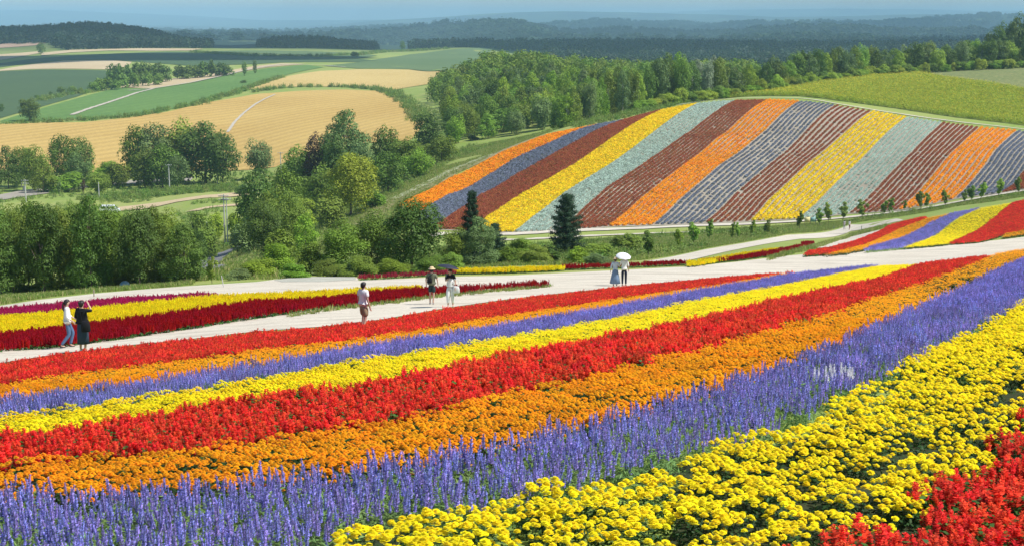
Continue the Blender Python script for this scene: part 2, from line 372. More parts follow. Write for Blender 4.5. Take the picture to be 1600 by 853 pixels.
ribbon('farm_track', [(356,208),(366,193),(380,179),(398,165),(412,157),(430,149)], 1.4, GRAVEL, .3, 'pair of pale wheel tracks climbing the big wheat field', 300)
ribbon('farm_track', [(200,143),(240,139.5),(300,130),(350,119),(400,108),(440,102),(500,103),(540,106)], 2.6, GRAVEL, .3, 'thin pale track along the upper edge of the bright green crop', 300)
ribbon('gravel_road', [(-60,318),(0,310),(55,300),(110,292),(170,286),(260,281),(300,281)], 13., TRACK, .1, 'grey gravel road curving past the woods in the valley', 250)
ribbon('farm_track', [(170,330),(250,318),(320,310),(385,303)], 8, BEIGE, .1, 'sandy track across the valley meadow behind the near trees', 250)
ribbon('farm_track', [(300,331),(360,322),(400,318)], 4, BEIGE, .1, 'short sandy strip by the double utility pole', 200)
m_asph = field_mat('grey_asphalt', (.16, .16, .165), (.20, .20, .205), None, .3, 5, None, .01)
ribbon('asphalt_road', [(306,424),(314,413),(328,404),(350,394),(382,383),(420,372)], 5.2, m_asph, .05, 'grey asphalt lane between bushes at the left foot of the striped hill', 110)
ribbon('grass_track', [(560,352),(600,322),(640,302),(700,272),(760,247),(820,222),(860,210)], 4.5, field_mat('worn_grass', (.26, .25, .11), (.32, .28, .14), None, .1, 1.), .05, 'worn brownish track climbing the embankment beside the striped hill', 200)
ribbon('grass_track', [(610,314),(660,290),(710,264),(765,243)], 2.4, field_mat('pale_worn_grass', (.42, .42, .26), (.50, .50, .34), None, .1, 1.), .08, 'pale worn line between embankment and orange stripe', 200)
# sunflower hill top
SUNF = world_poly([(1112,157),(1180,150),(1250,138),(1340,122.5),(1430,116.5),(1470,123),(1520,130),(1600,142),(1720,160),(1720,228),(1600,197),(1500,185),(1400,170),(1300,157),(1250,151),(1180,151)], dmin=350)
sheet('crop_field', SUNF, field_mat('green_crop_soil', (.14, .20, .04), (.20, .24, .05), None, .1, 1.), label='yellow green field on the hilltop behind the flower stripes')
SUNF2 = world_poly([(1400,117),(1440,112),(1480,108.5),(1600,104),(1720,103),(1720,158),(1600,141),(1520,129),(1470,122)], dmin=350)
sheet('crop_field', SUNF2, field_mat('speckled_crop', (.13, .18, .05), (.20, .22, .08), (.42, .38, .16), .1, .9, (2.4, 1.0, .3)), label='speckled pale field at the upper right below the tree line')
# sandy ground between the beds
m_sand, t, out = nodes('pale_sandy_path'); v = pos(t)
c = mixc(t, ramp(t, noise(t, .35, 5, .6, v), [(.35, 0.), (.65, 1.)]), (.56, .50, .40), (.645, .585, .475))
c = mixc(t, ramp(t, noise(t, 7., 4, .7, v), [(.52, 0.), (.7, 1.)]), c, (.40, .36, .29))
c = mixc(t, ramp(t, noise(t, 1.2, 5, .65, pos(t, (.12, 1.6, 1), .55)), [(.54, 0.), (.66, 1.)]), c, (.33, .29, .225))
finish(t, out, c, .95, noise(t, 14., 4, .7, v), .35, .02)
B0 = [(-220,603),(0,568),(100,552),(200,540),(300,530),(400,518),(500,511),(600,499),(700,481),(800,467),(900,456),(1000,445),(1100,436),(1200,428),(1240,424)]
top_edge = [(-220,500),(0,478),(60,469),(150,459),(300,447),(400,441),(430,437),(560,434.5),(560,439),(700,433),(800,431),(900,426),(1000,421),(1070,417.5),(1150,410),(1235,400),(1255,398),(1300,396.5),(1400,389.5),(1500,381),(1600,371),(1760,357)]
low_edge = B0[::-1][1:]; right = [(1760,372),(1600,401),(1500,412),(1400,420),(1300,428),(1240,440)]
sheet('sandy_path', world_poly(top_edge+right+low_edge, dmin=8), m_sand, off=.02, step=2.2, label='pale sandy path sweeping between the flower beds')
sheet('sandy_path', world_poly([(1010,409),(1060,400),(1100,391),(1160,381),(1230,368),(1330,351.5),(1400,342.5),(1412,345),(1380,352),(1330,361.5),(1250,374),(1180,385),(1130,395),(1070,409)], dmin=60), m_sand, off=.03, label='white path below the saplings on which two distant people walk')
sheet('sandy_path', world_poly([(1268,389),(1310,373),(1375,360),(1362,370),(1340,379),(1300,387)], dmin=60), m_sand, off=.04, label='small bare white wedge left of the curved flower stripes')
ribbon('gravel_road', [(660,371),(700,365),(800,367),(930,360),(1100,353),(1230,347.5),(1330,340),(1420,330),(1520,312),(1620,296)], 2.6, m_sand, .1, 'white road along the foot of the striped flower hill', 200, 275)
ribbon('gravel_road', [(700,373),(820,375),(930,369),(1030,365),(1200,359)], 1.8, m_sand, .08, 'thin white service track below the foot of the striped hill', 170, 270)
CREST = [(1060,165),(1090,160),(1150,155),(1200,153.5),(1250,154.5),(1300,162),(1400,178),(1500,192),(1600,203),(1700,216)]
# hill field soil
HB = [
 [(625,320),(700,280),(780,240),(850,213),(890,206)],
 [(652,336),(700,305),(760,275),(800,250),(857,225),(907,202),(935,195)],
 [(672,356),(710,333),(750,305),(800,277),(850,250),(900,222),(935,203),(975,188)],
 [(735,358),(762,337),(800,312),(850,284),(900,255),(950,220),(975,203),(1035,172)],
 [(803,361),(830,340),(880,302),(955,255),(1012,213),(1025,203),(1090,162)],
 [(872,359),(910,325),(950,290),(975,275),(1012,250),(1065,213),(1078,205),(1150,157)],
 [(950,352),(1000,310),(1062,262),(1120,215),(1135,206),(1200,156)],
 [(1020,350),(1062,311),(1125,257),(1185,213),(1195,205),(1250,158)],
 [(1100,347),(1150,300),(1200,258),(1257,205),(1305,164)],
 [(1172,344),(1200,312),(1262,255),(1325,203),(1362,174)],
 [(1248,340),(1300,292),(1350,245),(1392,202),(1417,183)],
 [(1326,332),(1375,287),(1425,237),(1460,202),(1472,191)],
 [(1402,327),(1462,267),(1500,227),(1527,202),(1530,199)],
 [(1492,309),(1542,255),(1585,207),(1590,204)],
 [(1565,300),(1582,290),(1645,220),(1655,211)],
 [(1650,285),(1720,225)],
]
HBW = [world_poly(b, .25, dmin=225, dmax=430) for b in HB]
hill = np.vstack([[b[0]+(0, -1.2) for b in HBW], [b[-1] for b in HBW[::-1]], HBW[0][::-1][1:-1]])
m_hsoil = field_mat('pale_hill_soil', (.32, .275, .205), (.39, .34, .26), None, .1, 2., None, .02)
sheet('bare_soil', hill, m_hsoil, off=.05, label='pale bare soil showing between the rows on the striped hill')
ribbon('gravel_road', CREST, 1.3, m_sand, .1, 'thin white path along the crest of the striped hill', 350, 430)
# ---------------------------------------------------------------- leaf and petal materials
def leafy(name, col, transl=.3, var=.25, rough=.6, spec=.25, hue=.02, tcol=None):
    m, t, out = nodes(name)
    a = N(t, 'ShaderNodeAttribute', attribute_name='tone'); oi = N(t, 'ShaderNodeObjectInfo')
    mr = N(t, 'ShaderNodeMapRange'); mr.inputs[3].default_value = 1-var; mr.inputs[4].default_value = 1+var
    t.links.new(oi.outputs['Random'], mr.inputs[0])
    mh = N(t, 'ShaderNodeMapRange'); mh.inputs[3].default_value = .5-hue; mh.inputs[4].default_value = .5+hue
    ml = N(t, 'ShaderNodeMath', operation='MULTIPLY_ADD'); ml.inputs[1].default_value = 7.31; ml.inputs[2].default_value = .13
    fr = N(t, 'ShaderNodeMath', operation='FRACT'); t.links.new(oi.outputs['Random'], ml.inputs[0]); t.links.new(ml.outputs[0], fr.inputs[0]); t.links.new(fr.outputs[0], mh.inputs[0])
    mu = N(t, 'ShaderNodeMath', operation='MULTIPLY'); t.links.new(mr.outputs[0], mu.inputs[0]); t.links.new(a.outputs['Fac'], mu.inputs[1])
    h = N(t, 'ShaderNodeHueSaturation'); h.inputs['Color'].default_value = (*col, 1)
    t.links.new(mh.outputs[0], h.inputs['Hue']); t.links.new(mu.outputs[0], h.inputs['Value'])
    p = N(t, 'ShaderNodeBsdfPrincipled'); p.inputs['Roughness'].default_value = rough; p.inputs['Specular IOR Level'].default_value = spec
    t.links.new(h.outputs[0], p.inputs['Base Color'])
    tr = N(t, 'ShaderNodeBsdfTranslucent')
    if tcol: tr.inputs[0].default_value = (*tcol, 1)
    else: t.links.new(h.outputs[0], tr.inputs[0])
    mx = N(t, 'ShaderNodeMixShader'); mx.inputs[0].default_value = transl
    t.links.new(p.outputs[0], mx.inputs[1]); t.links.new(tr.outputs[0], mx.inputs[2]); t.links.new(mx.outputs[0], out.inputs[0])
    return m
M = {}
M['mar_leaf'] = leafy('marigold_leaves', (.030, .085, .018), .2, .2)
M['yellow'] = leafy('yellow_petals', (.95, .79, .015), .25, .13, .7, .1, .012)
M['orange'] = leafy('orange_petals', (.93, .42, .012), .25, .16, .7, .1, .012)
M['blue_leaf'] = leafy('blue_salvia_leaves', (.20, .33, .09), .35, .2)
M['blue'] = leafy('violet_blue_florets', (.35, .31, .74), .35, .30, .7, .1, .026)
M['red_leaf'] = leafy('red_salvia_leaves', (.055, .15, .025), .25, .2)
M['red'] = leafy('scarlet_florets', (.82, .068, .036), .4, .22, .6, .15, .009)
M['darkred'] = leafy('dark_crimson_plumes', (.42, .006, .014), .2, .12, .7, .1, .005)
M['magenta'] = leafy('magenta_plumes', (.55, .022, .13), .25, .12, .7, .1, .01)
M['rosy'] = leafy('rosy_plumes', (.46, .045, .075), .2, .15, .7, .1, .01)
M['stem'] = leafy('green_stems', (.12, .22, .06), .1, .15)

class G:                                                        # a growing quad mesh
    def __init__(s): s.v, s.f, s.m, s.t, s.n = [], [], [], [], 0
    def add(s, V, F, m=0, tone=1.):
        V = np.asarray(V, float).reshape(-1, 3); F = np.asarray(F, int).reshape(-1, 4)
        s.v.append(V); s.f.append(F+s.n); s.n += len(V)
        s.m.append(np.full(len(F), m)); s.t.append(np.broadcast_to(np.asarray(tone, float), (len(F),)))
    def put(s, o, loc=(0, 0, 0), rz=0., sc=1., tilt=(0, 0), moff=0):
        V, F, m, t = o.arr(); c, q = math.cos(rz), math.sin(rz)
        V = V*sc; V = V+np.outer(V[:, 2], [tilt[0], tilt[1], 0])
        V = np.column_stack([V[:, 0]*c-V[:, 1]*q, V[:, 0]*q+V[:, 1]*c, V[:, 2]])+np.array(loc)
        s.v.append(V); s.f.append(F+s.n); s.n += len(V); s.m.append(m+moff); s.t.append(t)
    def arr(s): return np.vstack(s.v), np.vstack(s.f), np.concatenate(s.m), np.concatenate(s.t)
    def mesh(s, name, mats):
        V, F, m, t = s.arr(); return mesh_from(name, V, F, mats, m, tone=t)
def unit(v): return v/(np.linalg.norm(v, axis=-1, keepdims=True)+1e-9)
def leaves(g, C, Nrm, L, Wd, m=0, tone=1., up=.3, R=rng, fold=0.):
    """ diamond leaves at C with face normals Nrm """
    n = len(C); Nrm = unit(Nrm+R.normal(0, .35, (n, 3)))
    T = unit(np.cross(Nrm, R.normal(size=(n, 3)))); B = np.cross(Nrm, T)
    L = np.broadcast_to(L, (n,))[:, None]; Wd = np.broadcast_to(Wd, (n,))[:, None]
    V = np.stack([C-T*L*.5, C+B*Wd*.5-Nrm*L*fold, C+T*L*.5, C-B*Wd*.5-Nrm*L*fold], 1).reshape(-1, 3)
    g.add(V, np.arange(n*4).reshape(-1, 4), m, np.broadcast_to(tone, (n,))*R.uniform(.75, 1.25, n))
def dome_leaves(g, n, r, h, L, Wd, m=0, R=rng, z0=.0, lo=.0):
    d = unit(R.normal(size=(n, 3))); d[:, 2] = np.abs(d[:, 2])
    q = R.uniform(.55, 1, n)[:, None]
    C = d*q*np.array([r, r, h-z0])+np.array([0, 0, z0]); C[:, 2] = np.maximum(C[:, 2], .02)
    leaves(g, C, d+np.array([0, 0, .5]), L*R.uniform(.7, 1.2, n), Wd, m, 1., R=R)
def ring_head(R, rings, n=9, jag=.2):
    """ ruffled pompom of overlapping petals, radius 1 """
    g = G()
    for (r0, r1, z0, z1) in rings:
        k = max(5, int(n*(.55+.45*r1))); a0 = R.uniform(0, 6.28)
        for i in range(k):
            a = a0+i*2*math.pi/k; w = math.pi/k*1.15; rr = r1*R.uniform(1-jag, 1+jag); zz = z1+R.uniform(-.08, .08)
            g.add([(r0*math.cos(a-w*.6), r0*math.sin(a-w*.6), z0), (rr*math.cos(a-w), rr*math.sin(a-w), zz), (rr*math.cos(a+w), rr*math.sin(a+w), zz+.05), (r0*math.cos(a+w*.6), r0*math.sin(a+w*.6), z0)], [[0, 1, 2, 3]], 0, R.uniform(.85, 1.08))
    return g
RG_FULL = [(.5, 1.0, .15, .10), (.3, .95, .30, .36), (.2, .72, .48, .60), (.05, .45, .66, .80), (.0, .22, .82, .88)]
RG_LOW = [(.3, 1.0, .15, .22), (.05, .62, .45, .62), (0, .3, .75, .8)]
def spike(R, nw, per, w, length, m=0, stem=True, droop=0., fat=1., var=(.7, 1.25), ragged=.1):
    """ flowering spike along +z, from 0 to length """
    g = G()
    for i in range(nw):
        f = (i+.5)/nw; z = f*length; ww = w*(1-.55*f**2)*fat; a0 = R.uniform(0, 6.28)
        for j in range(per):
            a = a0+j*2*math.pi/per+R.uniform(-.3, .3); c, q = math.cos(a), math.sin(a)
            r1 = ww*R.uniform(.85-ragged, 1.15+ragged); hh = length/nw*R.uniform(.7, 1.1); lw = ww*.62
            zt = z+hh*.45-droop*hh
            g.add([(c*r1*.15+q*lw*.4, q*r1*.15-c*lw*.4, z-hh*.4), (c*r1+q*lw*.7, q*r1-c*lw*.7, zt-hh*.1), (c*r1-q*lw*.7, q*r1+c*lw*.7, zt+hh*.3), (c*r1*.15-q*lw*.4, q*r1*.15+c*lw*.4, z+hh*.35)], [[0, 1, 2, 3]], m, R.uniform(*var))
    return g
def stem_quads(g, h, w=.004, m=0):
    for a in (0, math.pi/2):
        c, q = math.cos(a)*w, math.sin(a)*w
        g.add([(c, q, 0), (-c, -q, 0), (-c*.6, -q*.6, h), (c*.6, q*.6, h)], [[0, 1, 2, 3]], m)

R = np.random.default_rng(3)
# ---- prototypes: foliage meshes, flower meshes and the layout of flowers over the plant
def marigold(kind, R, heads=13, low=False):
    fol = G(); dome_leaves(fol, 60 if low else 170, .19, .205, .05 if low else .038, .028 if low else .018, 0, R)
    lay = []
    for k in range(heads):
        for _ in range(20):
            r = .17*math.sqrt(R.uniform()); a = R.uniform(0, 6.28); p = (r*math.cos(a), r*math.sin(a))
            if all((p[0]-q[0][0])**2+(p[1]-q[0][1])**2 > .05**2 for q in lay): break
        z = .22-.07*(r/.17)**2+R.uniform(-.02, .025)
        lay.append(((p[0]*1.05, p[1]*1.05, z), R.uniform(0, 6), R.uniform(.022, .035) if kind == 'yellow' else R.uniform(.019, .029), (p[0]*1.8, p[1]*1.8)))
    return fol, lay
def plantset(kind, nvar=6):
    """ returns (foliage meshes, flower meshes, layouts, merged G's near, merged far) """
    out = []
    for v in range(nvar):
        R = np.random.default_rng(100+v+1000*['yellow', 'orange', 'blue', 'red'].index(kind))
        if kind in ('yellow', 'orange'):
            fol, lay = marigold(kind, R, 19 if kind == 'yellow' else 20)
            fl = ring_head(R, RG_FULL, 11)
            lf = ring_head(R, RG_LOW, 6)
            folf = G(); dome_leaves(folf, 34, .19, .205, .075, .045, 0, R)
        elif kind == 'blue':
            fol = G(); dome_leaves(fol, 140, .18, .25, .065, .012, 0, R)
            lay = []
            for k in range(12):
                r = .18*math.sqrt(R.uniform()); a = R.uniform(0, 6.28)
                lay.append(((r*math.cos(a), r*math.sin(a), .19+R.uniform(-.05, .05)), R.uniform(0, 6), R.uniform(.6, 1.25), (math.cos(a)*r*1.4+R.normal(0, .13), math.sin(a)*r*1.4+R.normal(0, .13))))
            fl = spike(R, 9, 5, .0135, .12, 0, var=(.45, 1.6), ragged=.35); stem_quads(fl, .12, .0022, 1); 
            V, F, m, t_ = fl.arr(); 
            lf = spike(R, 5, 4, .0155, .12, 0, var=(.5, 1.5), ragged=.3)
            folf = G(); dome_leaves(folf, 30, .17, .25, .10, .025, 0, R)
        else:
            fol = G(); dome_leaves(fol, 170, .19, .25, .055, .034, 0, R)
            lay = []
            for k in range(15):
                r = .19*math.sqrt(R.uniform()); a = R.uniform(0, 6.28)
                lay.append(((r*math.cos(a), r*math.sin(a), .18-1.3*r*r+R.uniform(-.04, .035)), R.uniform(0, 6), R.uniform(.7, 1.2), (math.cos(a)*r*1.6+R.normal(0, .1), math.sin(a)*r*1.6+R.normal(0, .1))))
            fl = spike(R, 8, 5, .027, .10, 0, droop=.1, var=(.5, 1.45), ragged=.45)
            lf = spike(R, 5, 4, .030, .10, 0, droop=.1, var=(.55, 1.4), ragged=.4)
            folf = G(); dome_leaves(folf, 44, .19, .25, .085, .045, 0, R)
        near, far = G(), G()
        near.put(fol); far.put(folf)
        for (p, rz, s, tl) in lay: near.put(fl, p, rz, s, tl, 1)
        for (p, rz, s, tl) in lay[:13]: far.put(lf, p, rz, s*(1.15 if kind in ('yellow', 'orange') else 1.1), tl, 1)
        out.append(dict(fol=fol, fl=fl, lay=lay, near=near, far=far))
    return out
MATS = {'yellow': [M['mar_leaf'], M['yellow'], M['stem']], 'orange': [M['mar_leaf'], M['orange'], M['stem']],
        'blue': [M['blue_leaf'], M['blue'], M['stem']], 'red': [M['red_leaf'], M['red'], M['stem']]}

# ---------------------------------------------------------------- scattering of what nobody could count
def source(name, meshes):
    c = D.collections.new(name)
    for me in meshes:
        o = D.objects.new(name, me); c.objects.link(o)
    return c
def scatter(name, P, scl, col, nvar, label, cat, rz=None, kind='stuff', R=rng, parent=None, pick=None):
    n = len(P); me = D.meshes.new(name); me.vertices.add(n); me.vertices.foreach_set('co', np.asarray(P, np.float32).ravel())
    a = me.attributes.new('turn', 'FLOAT_VECTOR', 'POINT'); rot = np.zeros((n, 3), np.float32); rot[:, 2] = R.uniform(0, 6.28, n) if rz is None else rz
    a.data.foreach_set('vector', rot.ravel())
    scl = np.asarray(scl, np.float32); scl = np.repeat(scl[:, None], 3, 1) if scl.ndim == 1 else scl
    a = me.attributes.new('size', 'FLOAT_VECTOR', 'POINT'); a.data.foreach_set('vector', scl.ravel())
    a = me.attributes.new('pick', 'INT', 'POINT'); a.data.foreach_set('value', (R.integers(0, nvar, n) if pick is None else pick).astype(np.int32))
    o = mobj(name, me); g = D.node_groups.new(name, 'GeometryNodeTree')
    g.interface.new_socket('Geometry', in_out='INPUT', socket_type='NodeSocketGeometry'); g.interface.new_socket('Geometry', in_out='OUTPUT', socket_type='NodeSocketGeometry')
    gi = g.nodes.new('NodeGroupInput'); go = g.nodes.new('NodeGroupOutput'); ip = g.nodes.new('GeometryNodeInstanceOnPoints'); ci = g.nodes.new('GeometryNodeCollectionInfo')
    ci.inputs['Collection'].default_value = col; ci.inputs['Separate Children'].default_value = True; ci.inputs['Reset Children'].default_value = True
    def na(nm, ty):
        k = g.nodes.new('GeometryNodeInputNamedAttribute'); k.data_type = ty; k.inputs['Name'].default_value = nm
        return next(s for s in k.outputs if s.enabled and s.name == 'Attribute')
    L = g.links.new
    L(gi.outputs[0], ip.inputs['Points']); L(ci.outputs[0], ip.inputs['Instance']); ip.inputs['Pick Instance'].default_value = True
    L(na('pick', 'INT'), ip.inputs['Instance Index']); L(na('turn', 'FLOAT_VECTOR'), ip.inputs['Rotation']); L(na('size', 'FLOAT_VECTOR'), ip.inputs['Scale'])
    L(ip.outputs[0], go.inputs[0])
    md = o.modifiers.new('scatter', 'NODES'); md.node_group = g
    tag(o, label, cat, kind=kind)
    return o
_LAT = np.random.default_rng(99).uniform(size=(256, 256))
def vnoise(P, s, seed=0):
    """ value noise in 0..1 over the plane; s is in cycles per metre times six """
    f = np.zeros(len(P)); w = 0
    for o, a in ((1, 1.), (2.1, .5)):
        x, y = P[:, 0]*s*o*.32+seed*17.37+o*5, P[:, 1]*s*o*.32+seed*9.71+o*3; i, j = np.floor(x).astype(int), np.floor(y).astype(int); u, v = x-i, y-j
        u, v = u*u*(3-2*u), v*v*(3-2*v); g = lambda p, q: _LAT[p % 256, q % 256]
        f += a*(g(i, j)*(1-u)*(1-v)+g(i+1, j)*u*(1-v)+g(i, j+1)*(1-u)*v+g(i+1, j+1)*u*v); w += a
    return f/w
def grid_pts(poly, step, jit=.35, ang=0., R=rng):
    c, s = math.cos(ang), math.sin(ang); Rm = np.array([[c, s], [-s, c]]); Q = poly@Rm.T
    gx = np.arange(Q[:, 0].min(), Q[:, 0].max(), step); gy = np.arange(Q[:, 1].min(), Q[:, 1].max(), step)
    if len(gx)*len(gy) > 4_000_000: raise ValueError('grid')
    Gp = np.array(np.meshgrid(gx, gy)).reshape(2, -1).T; Gp = Gp+R.uniform(-jit, jit, Gp.shape)*step
    Gp = Gp@Rm; return Gp[in_poly(Gp, poly)]
def in_view(P, z=None, mx=170, my=70, x0=0):
    z = H(P[:, 0], P[:, 1]) if z is None else z
    ok = P[:, 1] > 1.0
    px, py = proj(P[:, 0], np.maximum(P[:, 1], .5), z+.3)
    return ok & (px > -mx) & (px < 1600+mx) & (py < 853+my)
_lh = np.exp(np.linspace(0, math.log(25000), 600))
def visible(P, top, tol=0.):
    """ can the top of a thing at P be seen over the land in front of it """
    X, Y = P[:, 0], P[:, 1]; r = np.hypot(X, Y); th = np.arctan2(X, Y); out = np.ones(len(P), bool)
    s_top = (H(X, Y)+top-Z0)/r
    key = np.round(th/ .004).astype(int)
    for k in np.unique(key):
        idx = np.nonzero(key == k)[0]; t_ = k*.004
        s = (H(_lh*math.sin(t_), _lh*math.cos(t_))-Z0)/_lh; cm = np.maximum.accumulate(s)
        out[idx] = s_top[idx] > np.interp(r[idx]*.985, _lh, cm)-tol
    return out

# ---------------------------------------------------------------- the flower beds on the photographer's slope
def bnd(pts, h): return ground(*np.array(pts, float).T, h, dmin=3.5)
E1 = bnd(B0, .26)
E2 = bnd([(-220,636),(0,600),(100,585),(200,573),(300,561),(400,546),(500,536),(560,528),(650,515),(720,503),(800,491),(900,476),(1000,461),(1100,448),(1180,435),(1225,427)], .2)
E3 = bnd([(-220,654),(0,618),(100,603),(200,590),(300,578),(400,562),(500,547),(600,531),(700,517),(800,501),(900,486),(1000,468),(1100,450),(1180,437),(1232,427)], .29)
E4 = bnd([(-220,684),(0,648),(100,637),(200,622),(300,607),(400,591),(500,573),(600,556),(700,541),(800,523),(900,506),(1000,487),(1100,466),(1200,449),(1300,429),(1372,415)], .2)
E5 = bnd([(-220,705),(0,669),(100,658),(200,643),(300,629),(400,615),(500,603),(600,588),(700,568),(800,547),(900,530),(1000,512),(1100,494),(1200,468),(1300,449),(1372,434),(1400,425),(1440,411)], .27)
E6 = bnd([(-220,755),(0,725),(100,716),(200,707),(300,698),(400,690),(450,681),(550,664),(600,659),(650,645),(700,635),(750,623),(800,611),(900,591),(1000,568),(1100,545),(1200,516),(1300,489),(1400,455),(1500,419),(1545,401)], .18)
E7 = bnd([(-220,798),(0,770),(200,757),(400,742),(500,731),(600,722),(700,708),(800,685),(900,665),(1000,635),(1100,608),(1200,576),(1300,538),(1400,493),(1500,452),(1550,427),(1600,404),(1680,372)], .22)
E8 = bnd([(300,905),(400,880),(480,856),(545,833),(600,813),(700,801),(800,786),(900,763),(1000,736),(1100,708),(1200,671),(1300,626),(1400,576),(1500,525),(1600,472),(1700,425),(1760,395)], .15)
E9 = bnd([(1150,905),(1270,857),(1300,843),(1400,804),(1450,778),(1500,748),(1550,708),(1600,656),(1700,590),(1800,530),(1900,480)], .16)
def bed(a, b): return np.vstack([a, b[::-1]])
def ext(E, n0, n1):
    """ lengthen a boundary line at both ends along its own direction """
    d0 = unit(E[0]-E[1]); d1 = unit(E[-1]-E[-2]); return np.vstack([E[0]+d0*n0, E, E[-1]+d1*n1])
bL = np.array([[-14, 2.5]]); 
BEDS = [
 ('red', bed(ext(E1, 6, .1), ext(E2, 6, .1)), 'scarlet salvia strip nearest the sandy path', 31),
 ('orange', bed(ext(E2, 6, .1), ext(E3, 6, .1)), 'narrow orange marigold strip behind the first blue strip', 32),
 ('blue', bed(ext(E3, 6, .1), ext(E4, 6, 0)), 'narrow violet blue salvia strip between orange and yellow', 33),
 ('yellow', bed(ext(E4, 5, .1), ext(E5, 5, .1)), 'narrow yellow marigold strip between blue and scarlet', 34),
 ('red', bed(ext(E5, 5, .1), ext(E6, 5, .1)), 'broad scarlet salvia strip across the middle of the slope', 35),
 ('orange', bed(ext(E6, 5, 12), ext(E7, 5, 1)), 'broad orange marigold strip in front of the broad scarlet strip', 36),
 ('blue', np.vstack([ext(E7, 4, 2), E8[::-1], [[-1.5, 4.6], [-9, 4.6]]]), 'broad violet blue salvia strip across the foreground', 37),
 ('yellow', np.vstack([E8, E9[::-1], [[1.0, 4.2], [-1.6, 4.4]]]), 'broad yellow marigold strip at the lower right', 38),
 ('red', np.vstack([E9, E9[-1:]+[[14, -4]], [[9, 4.0], [1.2, 4.0]]]), 'scarlet salvia strip in the lower right corner', 39),
]
m_bsoil = field_mat('dark_bed_soil', (.035, .045, .018), (.055, .065, .026), (.03, .06, .016), .5, 6., None, .02)
slope = np.vstack([ext(E1, 6, .1), E4[-1:], E6[-1:], [E7[-1]], [E8[-1]], E9[-1:], [[16, 4.0], [9, 3.2], [-9, 3.6]], ext(E7, 6, 0)[:1]])
sheet('bed_soil', slope, m_bsoil, off=.008, step=1.6, label='dark soil and low leaves under the striped flower beds')
SETS = {k: plantset(k) for k in ('yellow', 'orange', 'blue', 'red')}
SRC = {}
for k, ps in SETS.items():
    nm = {'yellow': 'yellow_marigold', 'orange': 'orange_marigold', 'blue': 'blue_salvia', 'red': 'scarlet_salvia'}[k]
    for lod in ('near', 'far'):
        SRC[k, lod] = source(nm+'_plants', [p[lod].mesh(nm+'_plant', MATS[k]) for p in ps])
KN = {'yellow': ('yellow_marigold', 'yellow marigold plant full of round flower heads in the broad yellow strip', 'yellow marigolds nearest the camera'),
      'orange': ('orange_marigold', 'orange marigold plant with small round heads in the broad orange strip', 'orange marigolds in the broad strip'),
      'blue': ('blue_salvia', 'violet blue salvia with upright flower spikes in the foreground strip', 'blue salvias in the foreground strip'),
      'red': ('scarlet_salvia', 'scarlet salvia plant in the lower right corner or the broad scarlet strip', 'scarlet salvias nearest the camera')}
step_of = {'yellow': .255, 'orange': .25, 'blue': .24, 'red': .24}
gap = {'yellow': .26, 'orange': .22, 'blue': .24, 'red': .18}
PTS = {}
for kind, poly, lab, sd_ in BEDS:
    Rb = np.random.default_rng(sd_); st = step_of[kind]
    far_bed = sd_ <= 35
    P = grid_pts(poly, st, .3, .9, Rb)
    P = P[in_view(P)]
    keep = (vnoise(P, 6.5, sd_) > gap[kind]*.85)
    keep &= Rb.uniform(size=len(P)) > .03
    P = P[keep]
    if sd_ == 38:                                          # planted in rows: thin dark lines run along the strip
        dl = np.full(len(P), 1e9); E_ = resample(E8, .3)
        for q in range(0, len(P), 2000): dl[q:q+2000] = np.sqrt(((P[q:q+2000, None, :]-E_[None])**2).sum(-1)).min(1)
        P = P[((dl+.12*np.sin(P[:, 1]*.9)) % 1.15 > .20) | (Rb.uniform(size=len(P)) < .3)]
    if sd_ == 36:
        qx, qy = proj(P[:, 0], P[:, 1], H(P[:, 0], P[:, 1])+.2); P = P[~((qx > 1430) & (qy < 458)) | (Rb.uniform(size=len(P)) < .36)]
    z = H(P[:, 0], P[:, 1]); PTS[sd_] = (P, z)
INDIV = {'yellow': [38], 'orange': [36], 'blue': [37], 'red': [39, 35]}
